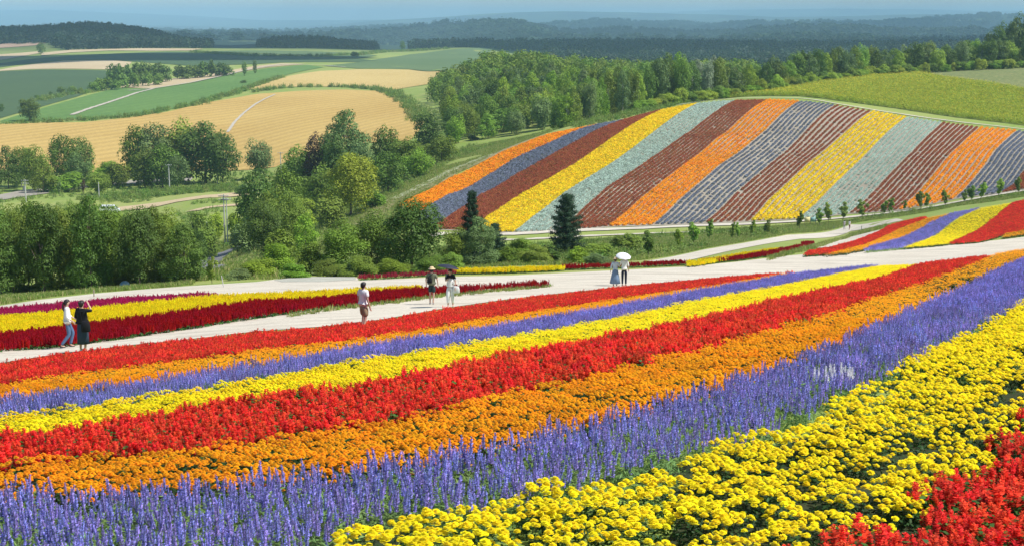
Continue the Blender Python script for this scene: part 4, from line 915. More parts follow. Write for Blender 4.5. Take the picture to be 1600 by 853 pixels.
# single trees in the middle, front belt
L = [
 ('leafy_tree', 640, 313, 112, 118, 'dark', 'round', 'big dark round tree, tallest of the belt above the upper path', 'near'),
 ('leafy_tree', 585, 330, 116, 86, 'mid', 'round', 'dark green tree just left of the tallest round tree', 'near'),
 ('leafy_tree', 530, 346, 112, 86, 'mid', 'round', 'rounded green tree in the belt below the grassy embankment', 'near'),
 ('leafy_tree', 480, 372, 112, 66, 'mid', 'bush', 'mid green bushy tree left in the belt above the upper path', 'near'),
 ('leafy_bush', 505, 400, 106, 60, 'mid', 'bush', 'dense green bush at the foot of the belt, left of the tallest tree', 'near'),
 ('leafy_bush', 430, 368, 124, 60, 'light', 'bush', 'bright yellow green bush right of the asphalt lane', 'near'),
 ('leafy_bush', 395, 396, 106, 66, 'light', 'bush', 'bright green bush at the upper path right of the young vase tree', 'near'),
 ('leafy_bush', 452, 408, 103, 52, 'light', 'bush', 'fresh green low bush at the edge of the upper path', 'near'),
 ('leafy_bush', 366, 416, 104, 44, 'grey', 'bush', 'loose grey green bush beside the thin pole on the upper path', 'mid'),
 ('leafy_bush', 560, 396, 105, 66, 'mid', 'bush', 'dark bush at the foot of the belt below the rounded tree', 'near'),
 ('leafy_bush', 612, 398, 106, 62, 'light', 'bush', 'green bush in front of the tallest round tree', 'near'),
 ('leafy_bush', 668, 394, 106, 60, 'mid', 'bush', 'mid green bush behind the man in the olive shirt', 'near'),
 ('conifer', 737, 297, 118, 48, 'pine', 'pine', 'slender dark conifer rising over the left part of the striped hill', 'near'),
 ('birch_tree', 748, 338, 113, 70, 'grey', 'tall', 'pale birch like tree in front of the slender conifer', 'near'),
 ('leafy_tree', 716, 352, 118, 60, 'mid', 'round', 'green tree left of the slender conifer', 'near'),
 ('conifer', 773, 348, 116, 50, 'pine', 'pine', 'short dark conifer right of the pale birch', 'near'),
 ('leafy_bush', 806, 362, 116, 70, 'mid', 'bush', 'mid green bush between the birch and the dark pine', 'near'),
 ('leafy_bush', 838, 376, 112, 62, 'mid', 'bush', 'green bush just left of the foot of the dark pine', 'near'),
 ('leafy_bush', 705, 388, 108, 44, 'mid', 'bush', 'small bush beside the woman with the black umbrella', 'mid'),
 ('pine_tree', 887, 302, 130, 72, 'pine', 'pine', 'solitary dark pine standing before the silver green stripe', 'near'),
 ('leafy_bush', 866, 388, 112, 34, 'dark', 'sapling', 'small dark young tree below the solitary pine', 'mid'),
 ('leafy_bush', 906, 380, 112, 40, 'light', 'bush', 'small bright bush at the foot of the solitary pine', 'mid'),
 ('leafy_bush', 938, 374, 130, 56, 'mid', 'bush', 'mid green bush right of the solitary pine', 'mid'),
 ('leafy_bush', 982, 360, 150, 64, 'mid', 'bush', 'wide bush above the white parasol', 'mid'),
 ('leafy_bush', 935, 392, 108, 50, 'grey', 'bush', 'grey green shrub beyond the crimson flowers', 'mid'),
 ('leafy_tree', 405, 314, 165, 78, 'dark', 'round', 'big dark tree over the asphalt lane', 'near'),
 ('leafy_tree', 447, 302, 190, 70, 'mid', 'round', 'mid green tree behind the dark tree over the lane', 'near'),
 ('leafy_tree', 473, 330, 165, 46, 'light', 'tall', 'light green slim tree at the left foot of the embankment', 'mid'),
 ('leafy_bush', 432, 346, 150, 60, 'mid', 'bush', 'dark bush right of the asphalt lane', 'mid'),
 ('leafy_tree', 398, 262, 230, 70, 'dark', 'round', 'dark leafy tree behind the double utility pole', 'mid'),
 ('leafy_tree', 440, 258, 255, 66, 'mid', 'round', 'green tree left of the bright yellow green tree', 'mid'),
 ('leafy_tree', 545, 243, 262, 96, 'yellowish', 'round', 'bright yellow green tree at the edge of the embankment', 'near'),
 ('leafy_tree', 497, 256, 290, 66, 'mid', 'round', 'green tree touching the bright yellow green tree', 'mid'),
 ('leafy_bush', 512, 296, 240, 58, 'mid', 'bush', 'dark green bush below the bright yellow green tree', 'mid'),
 ('leafy_bush', 580, 290, 268, 46, 'light', 'bush', 'light bush right below the bright yellow green tree', 'mid'),
 ('leafy_tree', 540, 171, 345, 92, 'grey', 'tall', 'tall grey green tree, highest against the wheat field', 'near'),
 ('leafy_tree', 492, 204, 350, 48, 'brown', 'round', 'reddish brown leaved tree against the wheat field', 'mid'),
 ('leafy_tree', 462, 224, 352, 58, 'mid', 'round', 'round green tree beside the single utility pole', 'mid'),
 ('leafy_tree', 520, 210, 338, 50, 'dark', 'round', 'dark tree below the reddish brown one', 'mid'),
 ('leafy_tree', 600, 194, 350, 54, 'dark', 'round', 'dark round tree right of the tall grey green tree', 'mid'),
 ('leafy_tree', 560, 214, 330, 62, 'grey', 'round', 'grey green tree in front of the tall one', 'mid'),
 ('leafy_tree', 632, 212, 330, 62, 'mid', 'round', 'green tree in the belt left of the embankment top', 'mid'),
 ('leafy_tree', 605, 236, 300, 66, 'mid', 'round', 'mid green tree low in the belt along the embankment', 'mid'),
 ('leafy_tree', 652, 232, 318, 56, 'light', 'round', 'light green tree beside the top of the embankment', 'mid'),
 ('leafy_tree', 668, 171, 415, 44, 'dark', 'round', 'dark tree at the right corner of the wheat field', 'mid'),
 ('leafy_tree', 690, 210, 345, 52, 'mid', 'round', 'green tree at the upper end of the embankment', 'mid'),
 ('leafy_tree', 404, 216, 430, 36, 'grey', 'round', 'small grey green tree standing alone at the lower edge of the wheat field', 'mid'),
 ('leafy_tree', 418, 290, 200, 56, 'mid', 'round', 'green tree between the double pole and the lane trees', 'mid'),
 # mid left
 ('leafy_tree', 47, 152, 660, 42, 'dark', 'round', 'lone round dark tree at the left corner of the green crop', 'mid'),
 ('leafy_tree', 28, 228, 420, 34, 'mid', 'tall', 'slender birch like tree in the left wood beside the gravel road', 'mid'),
 ('leafy_tree', 8, 228, 415, 36, 'dark', 'tall', 'slender tree at the left edge of the wood beside the gravel road', 'mid'),
 ('leafy_tree', 48, 224, 405, 36, 'mid', 'tall', 'tallest slender tree of the left wood beside the gravel road', 'mid'),
 ('leafy_tree', 62, 244, 398, 30, 'mid', 'tall', 'right end tree of the left wood beside the gravel road', 'mid'),
 ('leafy_tree', 95, 208, 425, 36, 'mid', 'tall', 'loose tall tree right of the left wood', 'mid'),
 ('leafy_tree', 122, 212, 430, 36, 'dark', 'round', 'dark tree right of the loose tall tree', 'mid'),
 ('leafy_tree', 118, 236, 412, 32, 'grey', 'tall', 'grey green tree in front of the dark one by the gravel road', 'mid'),
 ('leafy_bush', 93, 262, 402, 50, 'light', 'bush', 'low bright bush beneath the loose tall tree', 'mid'),
 ('leafy_tree', 150, 266, 392, 30, 'mid', 'round', 'small round tree standing on the gravel road edge', 'mid'),
 ('leafy_bush', 155, 242, 420, 42, 'light', 'bush', 'light bush against the lower edge of the wheat field', 'mid'),
 ('leafy_bush', 182, 246, 418, 34, 'mid', 'bush', 'green bush left of the big tree group', 'mid'),
 ('leafy_tree', 212, 194, 425, 44, 'mid', 'round', 'leftmost tree of the big dark group at the wheat field', 'mid'),
 ('leafy_tree', 242, 190, 425, 50, 'grey', 'round', 'grey green tree in the big group at the wheat field', 'mid'),
 ('leafy_tree', 280, 184, 430, 62, 'mid', 'round', 'highest tree of the big group at the wheat field', 'mid'),
 ('leafy_tree', 318, 188, 425, 66, 'dark', 'round', 'broad dark tree in the big group at the wheat field', 'mid'),
 ('leafy_tree', 345, 202, 420, 46, 'dark', 'round', 'rightmost dark tree of the big group at the wheat field', 'mid'),
 ('leafy_tree', 250, 224, 412, 46, 'mid', 'round', 'round mid green tree in front of the big group', 'mid'),
 ('leafy_tree', 274, 240, 405, 30, 'grey', 'round', 'small pale tree in front of the big group beside the utility pole', 'mid'),
 ('leafy_tree', 222, 232, 412, 34, 'mid', 'tall', 'tree at the left front of the big group', 'mid'),
 ('young_tree', 87, 283, 385, 9, 'grey', 'vase', 'tiny sapling on the gravel road verge', 'far'),
 ('young_tree', 125, 280, 385, 9, 'brown', 'vase', 'tiny brownish sapling on the gravel road verge', 'far'),
 ('leafy_bush', 306, 318, 250, 40, 'mid', 'bush', 'dark bush above the grey wall', 'mid'),
 ('leafy_bush', 316, 342, 225, 40, 'mid', 'bush', 'dark bush left of the grey wall', 'mid'),
 ('leafy_bush', 330, 322, 262, 34, 'light', 'bush', 'light bush behind the grey wall', 'mid'),
 ('leafy_bush', 368, 322, 250, 40, 'light', 'bush', 'light bush right of the double utility pole', 'mid'),
 ('leafy_bush', 304, 352, 210, 30, 'dark', 'bush', 'small dark bush beside the end of the planted row', 'mid'),
 # far singles
 ('far_tree', 631, 63, 1850, 10, 'dark', 'round', 'lone tree on the horizon of the grey green field', 'far'),
 ('far_bush', 556, 79, 1500, 16, 'dark', 'bush', 'dark round bush at the edge of the grey green fields', 'far'),
 ('far_tree', 385, 95, 1020, 10, 'dark', 'round', 'small round tree on the upper edge of the green crop', 'far'),
 ('far_tree', 401, 93, 1050, 9, 'dark', 'round', 'smaller dark tree right of the one on the green crop edge', 'far'),
 ('far_bush', 383, 124, 930, 12, 'dark', 'bush', 'small bush on the boundary of the bright green crop', 'far'),
 ('far_tree', 71, 66, 1650, 15, 'dark', 'round', 'dark tree below the left corner of the wooded ridge', 'far'),
 ('far_tree', 4, 162, 720, 10, 'dark', 'round', 'small dark tree at the left picture edge beside the green crop', 'far'),
 ('far_bush', 60, 148, 830, 10, 'dark', 'bush', 'small bush left of the dark pair in the crop hollow', 'far'),
 ('far_tree', 82, 143, 850, 7, 'dark', 'round', 'little tree left of the dark pair in the crop hollow', 'far'),
 ('far_tree', 99, 135, 860, 16, 'dark', 'round', 'left one of the dark pair in the crop hollow', 'far'),
 ('far_tree', 116, 134, 865, 16, 'mid', 'round', 'right one of the dark pair in the crop hollow', 'far'),
 ('far_tree', 129, 137, 870, 9, 'mid', 'round', 'little tree right of the dark pair in the crop hollow', 'far'),
]
for k_, a in enumerate(L):
    nm, px, tp, d, w, kind, shape, lab, lod = a
    if 385 < d < 432: w *= 1.4; shape = 'round' if shape == 'tall' and k_ % 2 else shape
    T(nm, px, tp, d, w, kind, shape, lab, lod, cat='bush' if 'bush' in nm else 'tree', bark=BIRCH if 'birch' in nm or 'birch' in lab else None)
# dark copses between the far fields
for k, (px, tp, d) in enumerate([(178, 95, 960), (190, 93, 960), (203, 96, 970), (216, 90, 975), (228, 90, 980), (240, 93, 985), (252, 92, 990), (262, 97, 985)]):
    T('far_tree', px, tp, d, 24, 'dark', 'bush', 'dark tree in the copse left of the narrow beige field', 'far', group='trees of the left dark copse')
for k, (px, tp, d) in enumerate([(158, 118, 900), (172, 116, 905), (195, 110, 920), (212, 108, 930), (231, 107, 940), (250, 110, 950), (150, 124, 890), (182, 122, 905)]):
    T('far_tree', px, tp, d, 22, 'mid', 'bush', 'lighter tree on the near side of the left dark copse', 'far', group='lighter trees before the left copse')
for k, (px, tp, d) in enumerate([(284, 97, 1010), (296, 96, 1010), (308, 98, 1015), (320, 91, 1020), (334, 90, 1025), (347, 92, 1030), (358, 97, 1030)]):
    T('far_tree', px, tp, d, 23, 'dark', 'bush', 'dark tree in the second copse above the bright green crop', 'far', group='trees of the right dark copse')
# the wooded hill in the middle
Rw = np.random.default_rng(11); cand = []
for _ in range(5200):
    px = Rw.uniform(676, 1180); d = math.exp(Rw.uniform(math.log(425), math.log(770)))
    lo = 640-(px-676)*.0 if px < 700 else 0
    edge = np.interp(px, [676, 700, 760, 870, 1000, 1180], [470, 425, 418, 430, 452, 470])
    if d < edge or d < lo: continue
    x, y, z = at(px, d)
    if all((x-c[0])**2+(y-c[1])**2 > 42 for c in cand): cand.append((x, y, z, px, d))
Cn = np.array(cand); Cn = Cn[visible(Cn[:, :2], 11.)]
Cn = Cn[np.argsort(Cn[:, 4])]
WOODTOP = lambda px: np.interp(px, [640, 690, 710, 740, 775, 800, 850, 900, 950, 1000, 1060, 1180], [135, 108, 92, 82, 70, 69, 79, 90, 96, 104, 110, 120])
print('wood trees', len(Cn))
for k, (x, y, z, px, d) in enumerate(Cn):
    h = Rw.uniform(9, 14.5)*(.85 if d < 480 else 1.28 if d > 620 else 1); a, s = ray(px, WOODTOP(px)+Rw.uniform(0, 7)); h = min(h, max(4., Z0-float(s)*d-z))
    kd = ['mid', 'mid', 'dark', 'light', 'grey'][int(Rw.integers(0, 5))]; 
    sh = 'tall' if Rw.uniform() < .4 else 'round'
    if k < 280: tree('woodland_tree', kd, sh, (x, y, z-.2), h, Rw.uniform(6.5, 9.5), 'leafy tree in the dense wood on the round hill behind the striped slope', 'trees of the dense wood behind the striped hill', 'mid' if d < 600 else 'far', v=int(Rw.integers(0, 4)))
    else: pass
rest = Cn[280:]
WS = source('woodland_trees', [mesh_from('woodland_tree', *(lambda q: (q[0], q[1]))(tree_geo('round', 420, .11, 900+v)[1].arr()), [CR['mid']], tone=None) for v in range(3)])
for o in WS.objects:
    a_ = o.data.attributes.new('tone', 'FLOAT', 'FACE'); a_.data.foreach_set('value', np.random.default_rng(1).uniform(.8, 1.2, len(o.data.polygons)).astype(np.float32))
if len(rest):
    hh = Rw.uniform(9, 13, len(rest)); scatter('woodland', rest[:, :3], np.column_stack([hh*.75, hh*.75, hh]), WS, 3, 'upper far part of the dense wood on the round hill', 'woodland')
# the tree line behind the striped hill and the hilltop crop
pr = [(872,152),(900,132),(925,122),(960,108),(1000,102),(1025,84),(1045,79),(1070,82),(1095,86),(1120,86),(1150,104),(1185,98),(1205,80),(1222,98),(1248,71),(1270,74),(1290,68),(1315,70),(1332,63),(1360,68),(1385,74),(1408,66),(1432,61),(1452,60),(1478,70),(1505,56),(1530,64),(1545,55),(1570,62),(1595,60),(1625,58)]
k = 0
LINELAB = 'leafy tree in the long tree line along the back edge of the hilltop field'
for px in np.arange(872, 1640, 11.5):
    px = px+Rw.uniform(-3, 3); tp = np.interp(px, [p[0] for p in pr], [p[1] for p in pr])+abs(Rw.normal(0, 5)); d = np.interp(px, [870, 1000, 1150, 1250, 1350, 1450, 1600], [372, 415, 455, 500, 540, 565, 572])+Rw.uniform(0, 14)
    kd = ['mid', 'light', 'mid', 'dark', 'grey'][k % 5]; kd = 'silver' if abs(px-1100) < 14 else kd
    T('line_tree', px, tp, d, Rw.uniform(24, 38), kd, 'tall' if (Rw.uniform() < (.8 if px < 1150 else .45)) else 'round', 'pale silvery tree standing out in the tree line above the silver green stripe' if kd == 'silver' else LINELAB, 'mid', bark=BIRCH if px < 1150 else None, group='silvery trees in the tree line' if kd == 'silver' else 'trees of the long tree line')
    k += 1
for px in np.arange(990, 1640, 10.5):
    px = px+Rw.uniform(-3, 3); d = np.interp(px, [870, 1000, 1150, 1250, 1350, 1450, 1600], [352, 392, 436, 486, 524, 546, 552])+Rw.uniform(0, 6)
    x, y, z = at(px, d); h = Rw.uniform(3.2, 6.2); kd = ['light', 'light', 'yellowish', 'mid'][k % 4]
    tree('edge_shrub', kd, 'bush', (x, y, z-.1), h, Rw.uniform(5, 8), 'bright green shrub at the foot of the long tree line', 'shrubs along the foot of the tree line', 'mid', cat='shrub'); k += 1
for px, tp, w in [(1552, 38, 30), (1566, 34, 34), (1578, 26, 34), (1592, 20, 36), (1610, 16, 40), (1540, 48, 26), (1634, 12, 40)]:
    T('dark_tree', px, tp, 640, w, 'dark', 'round', 'tall dark tree of the clump at the top right corner', 'mid', group='dark clump at the top right corner')
# belt along the left of the hill (the line of growth beside the embankment)
Rv = np.random.default_rng(21)
bl = ground([470, 520, 575, 640, 700, 760, 820, 865], [330, 305, 275, 246, 226, 212, 200, 190], 0, dmin=220)
bl2 = resample(bl, 5.0)
for k, (x, y) in enumerate(bl2):
    x += Rv.normal(0, 2.2)-1.5; y += Rv.normal(0, 3); z = float(H(x, y)); h = Rv.uniform(2.2, 5.5)
    tree('leafy_bush', ['mid', 'light', 'grey', 'mid'][k % 4], 'bush', (x, y, z-.1), h, Rv.uniform(4, 7), 'leafy bush in the line of growth along the upper left side of the embankment', 'bushes along the embankment', 'mid', cat='bush')
# hidden lower growth filling the belt between
for k in range(70):
    px = Rv.uniform(375, 700); d = Rv.uniform(205, 400); x, y, z = at(px, d)
    gx, gy = proj(x, y, z)
    if gy > 415 or (gx > 470 and gy > np.interp(gx, [470, 640, 760, 870], [345, 262, 224, 200])): continue
    tree('leafy_bush', ['mid', 'dark', 'light', 'mid', 'grey'][k % 5], 'bush', (x, y, z-.1), Rv.uniform(3, 6.5), Rv.uniform(5, 9), 'low leafy growth in the wooded hollow left of the embankment', 'undergrowth of the wooded hollow', 'mid', cat='bush')
# saplings on the verge
SP = [(1013,402,40),(1062,390,32),(1084,382,34),(1108,376,32),(1144,375,27),(1152,373,24),(1175,370,25),(1199,368,24),(1249,359,28),(1281,353,26),(1294,350,32),(1317,345,28),(1347,343,28),(1381,336,22),(1390,335,24),(1413,330,16),(1438,327,28),(1448,327,24),(1477,323,26),(1506,317,20),(1518,314,24),(1533,312,26),(1560,308,28),(1591,303,26),(1612,300,26)]
for k, (px, by, hp) in enumerate(SP):
    g_ = ground([px], [by], 0, dmin=110)[0]; x, y = g_; z = float(H(x, y)); h = hp*y/FPX
    tree('young_tree', ['mid', 'light', 'light', 'mid'][k % 4], 'sapling', (x, y, z-.05), h*1.08, h*Rw.uniform(.65, .95), ORD_[k]+' sapling from the left in the row on the verge below the striped hill', 'row of saplings below the striped hill', 'mid')
# ---------------------------------------------------------------- ground growth nobody could count
gr_m = leafy('meadow_blades', (.24, .34, .065), .4, .2, hue=.02); gr_d = leafy('dry_blades', (.46, .43, .18), .35, .2, hue=.02)
def tuft(R, n, h, w, spread, mats=1):
    g = G()
    for k in range(n):
        x, y = R.normal(0, spread, 2); a = R.uniform(0, 6.28); c, s = math.cos(a), math.sin(a); hh = h*R.uniform(.5, 1.15); lx, ly = R.normal(0, .25*hh, 2)
        g.add([(x-c*w, y-s*w, 0), (x+c*w, y+s*w, 0), (x+lx+c*w*.3, y+ly+s*w*.3, hh), (x+lx-c*w*.3, y+ly-s*w*.3, hh)], [[0, 1, 2, 3]], int(R.uniform() < .3) if mats > 1 else 0, R.uniform(.75, 1.25))
    return g
GT = source('grass_tufts', [tuft(np.random.default_rng(v+70), 26, .40, .035, .22, 2).mesh('grass_tuft', [gr_m, gr_d]) for v in range(5)])
def weeds(R):
    g = G(); dome_leaves(g, 44, .42, .55, .20, .09, 0, R); g.put(tuft(R, 10, .6, .03, .25)); return g
WD = source('weed_clumps', [weeds(np.random.default_rng(v+90)).mesh('weed_clump', [leafy('weed_leaves_%s' % 'abcd'[v] if False else 'weed_leaves', [(.15, .26, .04), (.20, .31, .05), (.25, .32, .08), (.17, .24, .05)][v], .3, .2)]) for v in range(4)])
def cover(name, pxs, src, nv, step, sc, label, dmin=60, gapv=.0, seed=1, dmax=1500, cat='grass'):
    poly = world_poly(pxs, 0, dmin=dmin, dmax=dmax); Rb = np.random.default_rng(seed); P = grid_pts(poly, step, .45, .3, Rb); P = P[in_view(P)]
    for sg, hw in TRACKS:
        bb = (P[:, 0] > sg[:, 0].min()-8) & (P[:, 0] < sg[:, 0].max()+8) & (P[:, 1] > sg[:, 1].min()-8) & (P[:, 1] < sg[:, 1].max()+8)
        if bb.any() and len(P):
            dmn = np.full(len(P), 99.); dmn[bb] = np.min(np.hypot(P[bb][:, None, 0]-sg[None, :, 0], P[bb][:, None, 1]-sg[None, :, 1]), axis=1); P = P[dmn > hw*1.15+.4]
    if gapv: P = P[vnoise(P, .12, seed) > gapv]
    s = Rb.uniform(.6, 1.3, len(P))*sc; print(name, len(P))
    return scatter(name, np.column_stack([P, H(P[:, 0], P[:, 1])]), s, src, nv, label, cat, R=Rb)
cover('meadow_grass', [(880,412),(1000,407),(1060,398),(1100,389),(1160,379),(1230,366),(1330,350),(1400,340),(1500,322),(1620,305),(1620,298),(1500,316),(1400,333),(1330,344),(1230,352),(1100,360),(1000,368),(900,378),(700,385),(640,400),(560,410),(560,428),(700,422),(880,415)], GT, 5, .42, .6, 'rough grass on the verge between upper path and striped hill', 90, seed=2)
cover('meadow_weeds', [(880,410),(1000,405),(1060,396),(1160,376),(1230,364),(1330,348),(1400,338),(1500,320),(1620,303),(1620,300),(1400,334),(1230,353),(1100,362),(900,380),(640,400),(560,415),(700,418)], WD, 4, 1.5, 1.3, 'leafy weeds dotting the verge below the striped hill', 90, .45, 3, cat='weeds')
cover('embankment_grass', [(450,425),(430,395),(470,350),(560,290),(650,250),(760,225),(860,203),(862,206),(780,238),(700,278),(622,322),(655,362),(600,380),(520,400)], GT, 5, .6, .8, 'grass covering the embankment left of the striped hill', 150, .3, 4, 420)
cover('embankment_weeds', [(440,400),(470,350),(560,290),(650,250),(760,222),(860,201),(862,203),(760,232),(690,262),(600,310),(520,350),(470,385)], WD, 4, 1.5, 1.3, 'tall weeds along the upper edge of the embankment', 150, .25, 5, 420, cat='weeds')
cover('valley_weeds', [(120,312),(200,300),(290,296),(370,290),(378,298),(300,303),(200,312),(120,325)], WD, 4, 1.6, 2.2, 'low green weeds in the valley meadow behind the near trees', 250, .3, 6, 480, cat='weeds')
cover('lane_weeds', [(300,405),(330,390),(378,372),(378,384),(340,397),(318,412),(300,425)], WD, 4, 1.0, 1.2, 'weeds along the bank of the asphalt lane', 110, .2, 7, 350, cat='weeds')
cover('path_grass', [(440,500),(500,489),(600,477),(700,465),(780,457),(860,450),(862,447),(780,453),(700,461),(600,473),(500,485),(440,497)], GT, 5, .42, .45, 'dry grass strip along the lower edge of the crimson flowers', 35, seed=8, dmax=110)
cover('path_grass', [(1200,405),(1275,385),(1330,366),(1385,352),(1388,355),(1330,371),(1270,390),(1200,409)], GT, 5, .5, .7, 'narrow green grass ridge left of the curved flower stripes', 60, seed=9, dmax=260)
cover('crest_weeds', [(860,200),(900,193),(960,183),(1040,166),(1100,152),(1150,146),(1150,152),(1100,158),(1040,171),(960,190),(900,203)], WD, 4, 1.5, 1.7, 'weedy fringe between tree line and top of the striped hill', 300, .15, 12, 470, cat='weeds')
# hedges between the far fields
def hedge(name, pxs, label, w=5, sc=2.2, dmin=300, step=2.2, kind='mid', dmax=3000):
    P = resample(world_poly(pxs, 0, dmin=dmin, dmax=dmax), step); P = np.repeat(P, 2, 0); P = P+Rv.normal(0, w*.3, P.shape)
    n = len(P); s = Rv.uniform(.6, 1.25, n)*sc
    return scatter(name, np.column_stack([P, H(P[:, 0], P[:, 1])]), s, WD, 4, label, 'hedge')
hedge('hedgerow', [(395,145),(430,139),(480,136.5),(540,137),(580,140),(604,144)], 'low hedge between the two golden fields', 6, 4.2)
hedge('hedgerow', [(10,195),(60,193),(130,189),(200,184),(240,178),(262,172),(300,166),(335,156),(370,146),(395,136),(440,122)], 'long hedge between bright green crop and wheat field', 6, 4.0)
hedge('hedgerow', [(60,158),(100,150),(140,145),(160,138)], 'short hedge line in the crop hollow at left', 6, 4.0)
hedge('hedgerow', [(604,144),(625,155),(645,170),(660,190)], 'scrubby edge at the right side of the wheat field', 8, 3.4)
hedge('hedgerow', [(300,83),(400,89),(500,89),(560,87),(600,82),(700,77)], 'dark line of growth between the grey green crop strips', 8, 5.5, 900)
# distant woods
def far_tree_mesh(v, conif, mt='far'):
    R = np.random.default_rng(v+500); g = tree_geo('spruce' if conif else 'round', 70, .30 if not conif else .22, v+500)[1]
    V, F, m, t_ = g.arr(); return mesh_from('distant_tree', V, F, [CR[mt]], tone=t_)
CR['far2'] = leafy('distant_light_leaves', (.060, .105, .035), .25, .3, hue=.02)
FT = source('distant_trees', [far_tree_mesh(v, v % 2 == 0, 'far' if v < 6 else 'far2') for v in range(9)])
def wood(name, label, rlo, rhi, step, pxlo, pxhi, test, hmean, seed, wid=.75):
    Rf = np.random.default_rng(seed); a0, a1 = math.atan(float(ray(pxlo, 60)[0])), math.atan(float(ray(pxhi, 60)[0]))
    area = .5*(a1-a0)*(rhi**2-rlo**2); n = int(area/step**2)
    r = np.sqrt(Rf.uniform(rlo**2, rhi**2, n)); th = Rf.uniform(a0, a1, n); P = np.column_stack([r*np.sin(th), r*np.cos(th)])
    P = P[test(P)]; P = P[visible(P, hmean*1.1)]; z = H(P[:, 0], P[:, 1]); h = Rf.uniform(.7, 1.2, len(P))*hmean*(1+.25*np.sin(P[:, 0]*.004+P[:, 1]*.003))
    print(name, len(P))
    return scatter(name, np.column_stack([P, z-1]), np.column_stack([h*wid, h*wid, h]), FT, 9, label, 'forest', R=Rf, pick=np.where((vnoise(P, .0027, 6)+Rf.normal(0, .05, len(P)) > .63) & (P[:, 1] < 9000), Rf.integers(6, 9, len(P)), Rf.integers(0, 6, len(P))))
pxof = lambda P: CX+FPX*P[:, 0]/P[:, 1]*1.016
wood('ridge_wood', 'dark wood crowning the ridge at the upper left', 1880, 2600, 9, -60, 330, lambda P: (np.hypot(P[:, 0], P[:, 1]) > np.interp(pxof(P), [-60, 70, 100, 200, 330], [2120, 2100, 1900, 1890, 1950])), 17, 1)
wood('small_dark_wood', 'small dark wood on the low rise left of the lone horizon tree', 1960, 2450, 9, 402, 590, lambda P: (pxof(P) > 400+0*P[:, 0]) & (np.hypot(P[:, 0], P[:, 1]) > np.interp(pxof(P), [400, 430, 540, 590], [2150, 1990, 2050, 2250])), 15, 2)
wood('valley_forest', 'dark forest covering the valley beyond the wooded hill', 1250, 3900, 15, 640, 1680, lambda P: (vnoise(P, .0035, 1) > .20) & ((pxof(P) > 850) | (np.hypot(P[:, 0], P[:, 1]) > 2400)), 16, 3)
wood('hill_forest', 'blue hazy forest over the distant ridges', 3900, 10500, 34, -80, 1680, lambda P: vnoise(P, .0016, 2) > .22, 21, 4, 1.6)

cover('valley_meadow', [(-40,335),(0,330),(100,318),(200,310),(380,296),(385,330),(300,345),(300,420),(120,345),(0,345)], WD, 4, 2.6, 1.6, 'rough mottled growth of the valley meadow behind the planted row', 150, .35, 14, 480, cat='weeds')
cover('valley_meadow', [(-40,290),(0,286),(100,278),(200,274),(380,268),(440,262),(520,262),(440,290),(385,296),(200,300),(0,318),(-40,322)], WD, 4, 3.2, 1.6, 'patchy growth along the lower edge of the wheat field', 250, .4, 15, 560, cat='weeds')

cover('path_grass', [(-60,480),(0,476),(60,467),(150,457),(300,445),(300,439),(200,449),(100,458),(0,464),(-60,470)], GT, 5, .5, .6, 'grass fringe between the upper path and the planted row', 60, .2, 16, 130)

cover('bank_grass', [(300,440),(300,405),(340,380),(385,365),(440,360),(440,400),(430,437)], GT, 5, .8, 1.0, 'rough grass on the bank around the asphalt lane', 80, .1, 17, 330)
# ---------------------------------------------------------------- people
SKIN = flat('skin', (.55, .34, .25), .6, .3); HAIRB = flat('black_hair', (.02, .016, .015), .5, .4)
def cloth(name, c): return flat(name, c, .85, .15, var=.12)
C_ = {n: cloth(n, c) for n, c in dict(white_cloth=(.80, .80, .78), jeans=(.09, .15, .26), black_cloth=(.015, .015, .018), dark_skirt=(.035, .055, .09), khaki=(.33, .25, .15), olive=(.16, .17, .11), dark_shorts=(.03, .05, .05), blue_skirt=(.17, .24, .36), navy=(.018, .022, .045), straw=(.62, .48, .28), pale_blue=(.55, .62, .68), maroon=(.13, .02, .03), grey_cloth=(.35, .34, .34)).items()}
TMP = D.scenes.new('skin_workshop')
def skinned(name, pts, edges, rad, mat, root=0, sub=1):
    me = D.meshes.new(name); me.from_pydata([tuple(p) for p in pts], edges, []); o = D.objects.new(name, me); TMP.collection.objects.link(o)
    o.modifiers.new('skin', 'SKIN'); me.skin_vertices.new() if not me.skin_vertices else None
    for k, r in enumerate(rad):
        sv = me.skin_vertices[0].data[k]; sv.radius = (r, r) if np.isscalar(r) else r; sv.use_root = (k == root)
    sb = o.modifiers.new('sub', 'SUBSURF'); sb.levels = sub; sb.render_levels = sub
    
    with bpy.context.temp_override(scene=TMP, view_layer=TMP.view_layers[0]): dg = bpy.context.evaluated_depsgraph_get()
    nm = D.meshes.new_from_object(o.evaluated_get(dg)); nm.name = name
    D.objects.remove(o); D.meshes.remove(me); nm.materials.clear(); nm.materials.append(mat)
    nm.polygons.foreach_set('use_smooth', np.ones(len(nm.polygons), bool)); nm.polygons.foreach_set('material_index', np.zeros(len(nm.polygons), np.int32))
    return nm
def loft(name, rings, mat, n=20, wav=0., close=False):
    """ rings: (x, y, z, rx, ry) """
    V, F = [], []
    for k, (x, y, z, rx, ry) in enumerate(rings):
        for j in range(n):
            a = j*2*math.pi/n; w = 1+wav*math.cos(a*6)*k/len(rings); V.append((x+rx*w*math.cos(a), y+ry*w*math.sin(a), z))
    for k in range(len(rings)-1):
        for j in range(n): F.append([k*n+j, k*n+(j+1) % n, (k+1)*n+(j+1) % n, (k+1)*n+j])
    if close: F.append([j for j in range(n)][::-1]); F.append([(len(rings)-1)*n+j for j in range(n)])
    return mesh_from(name, V, F, mat, smooth=True)
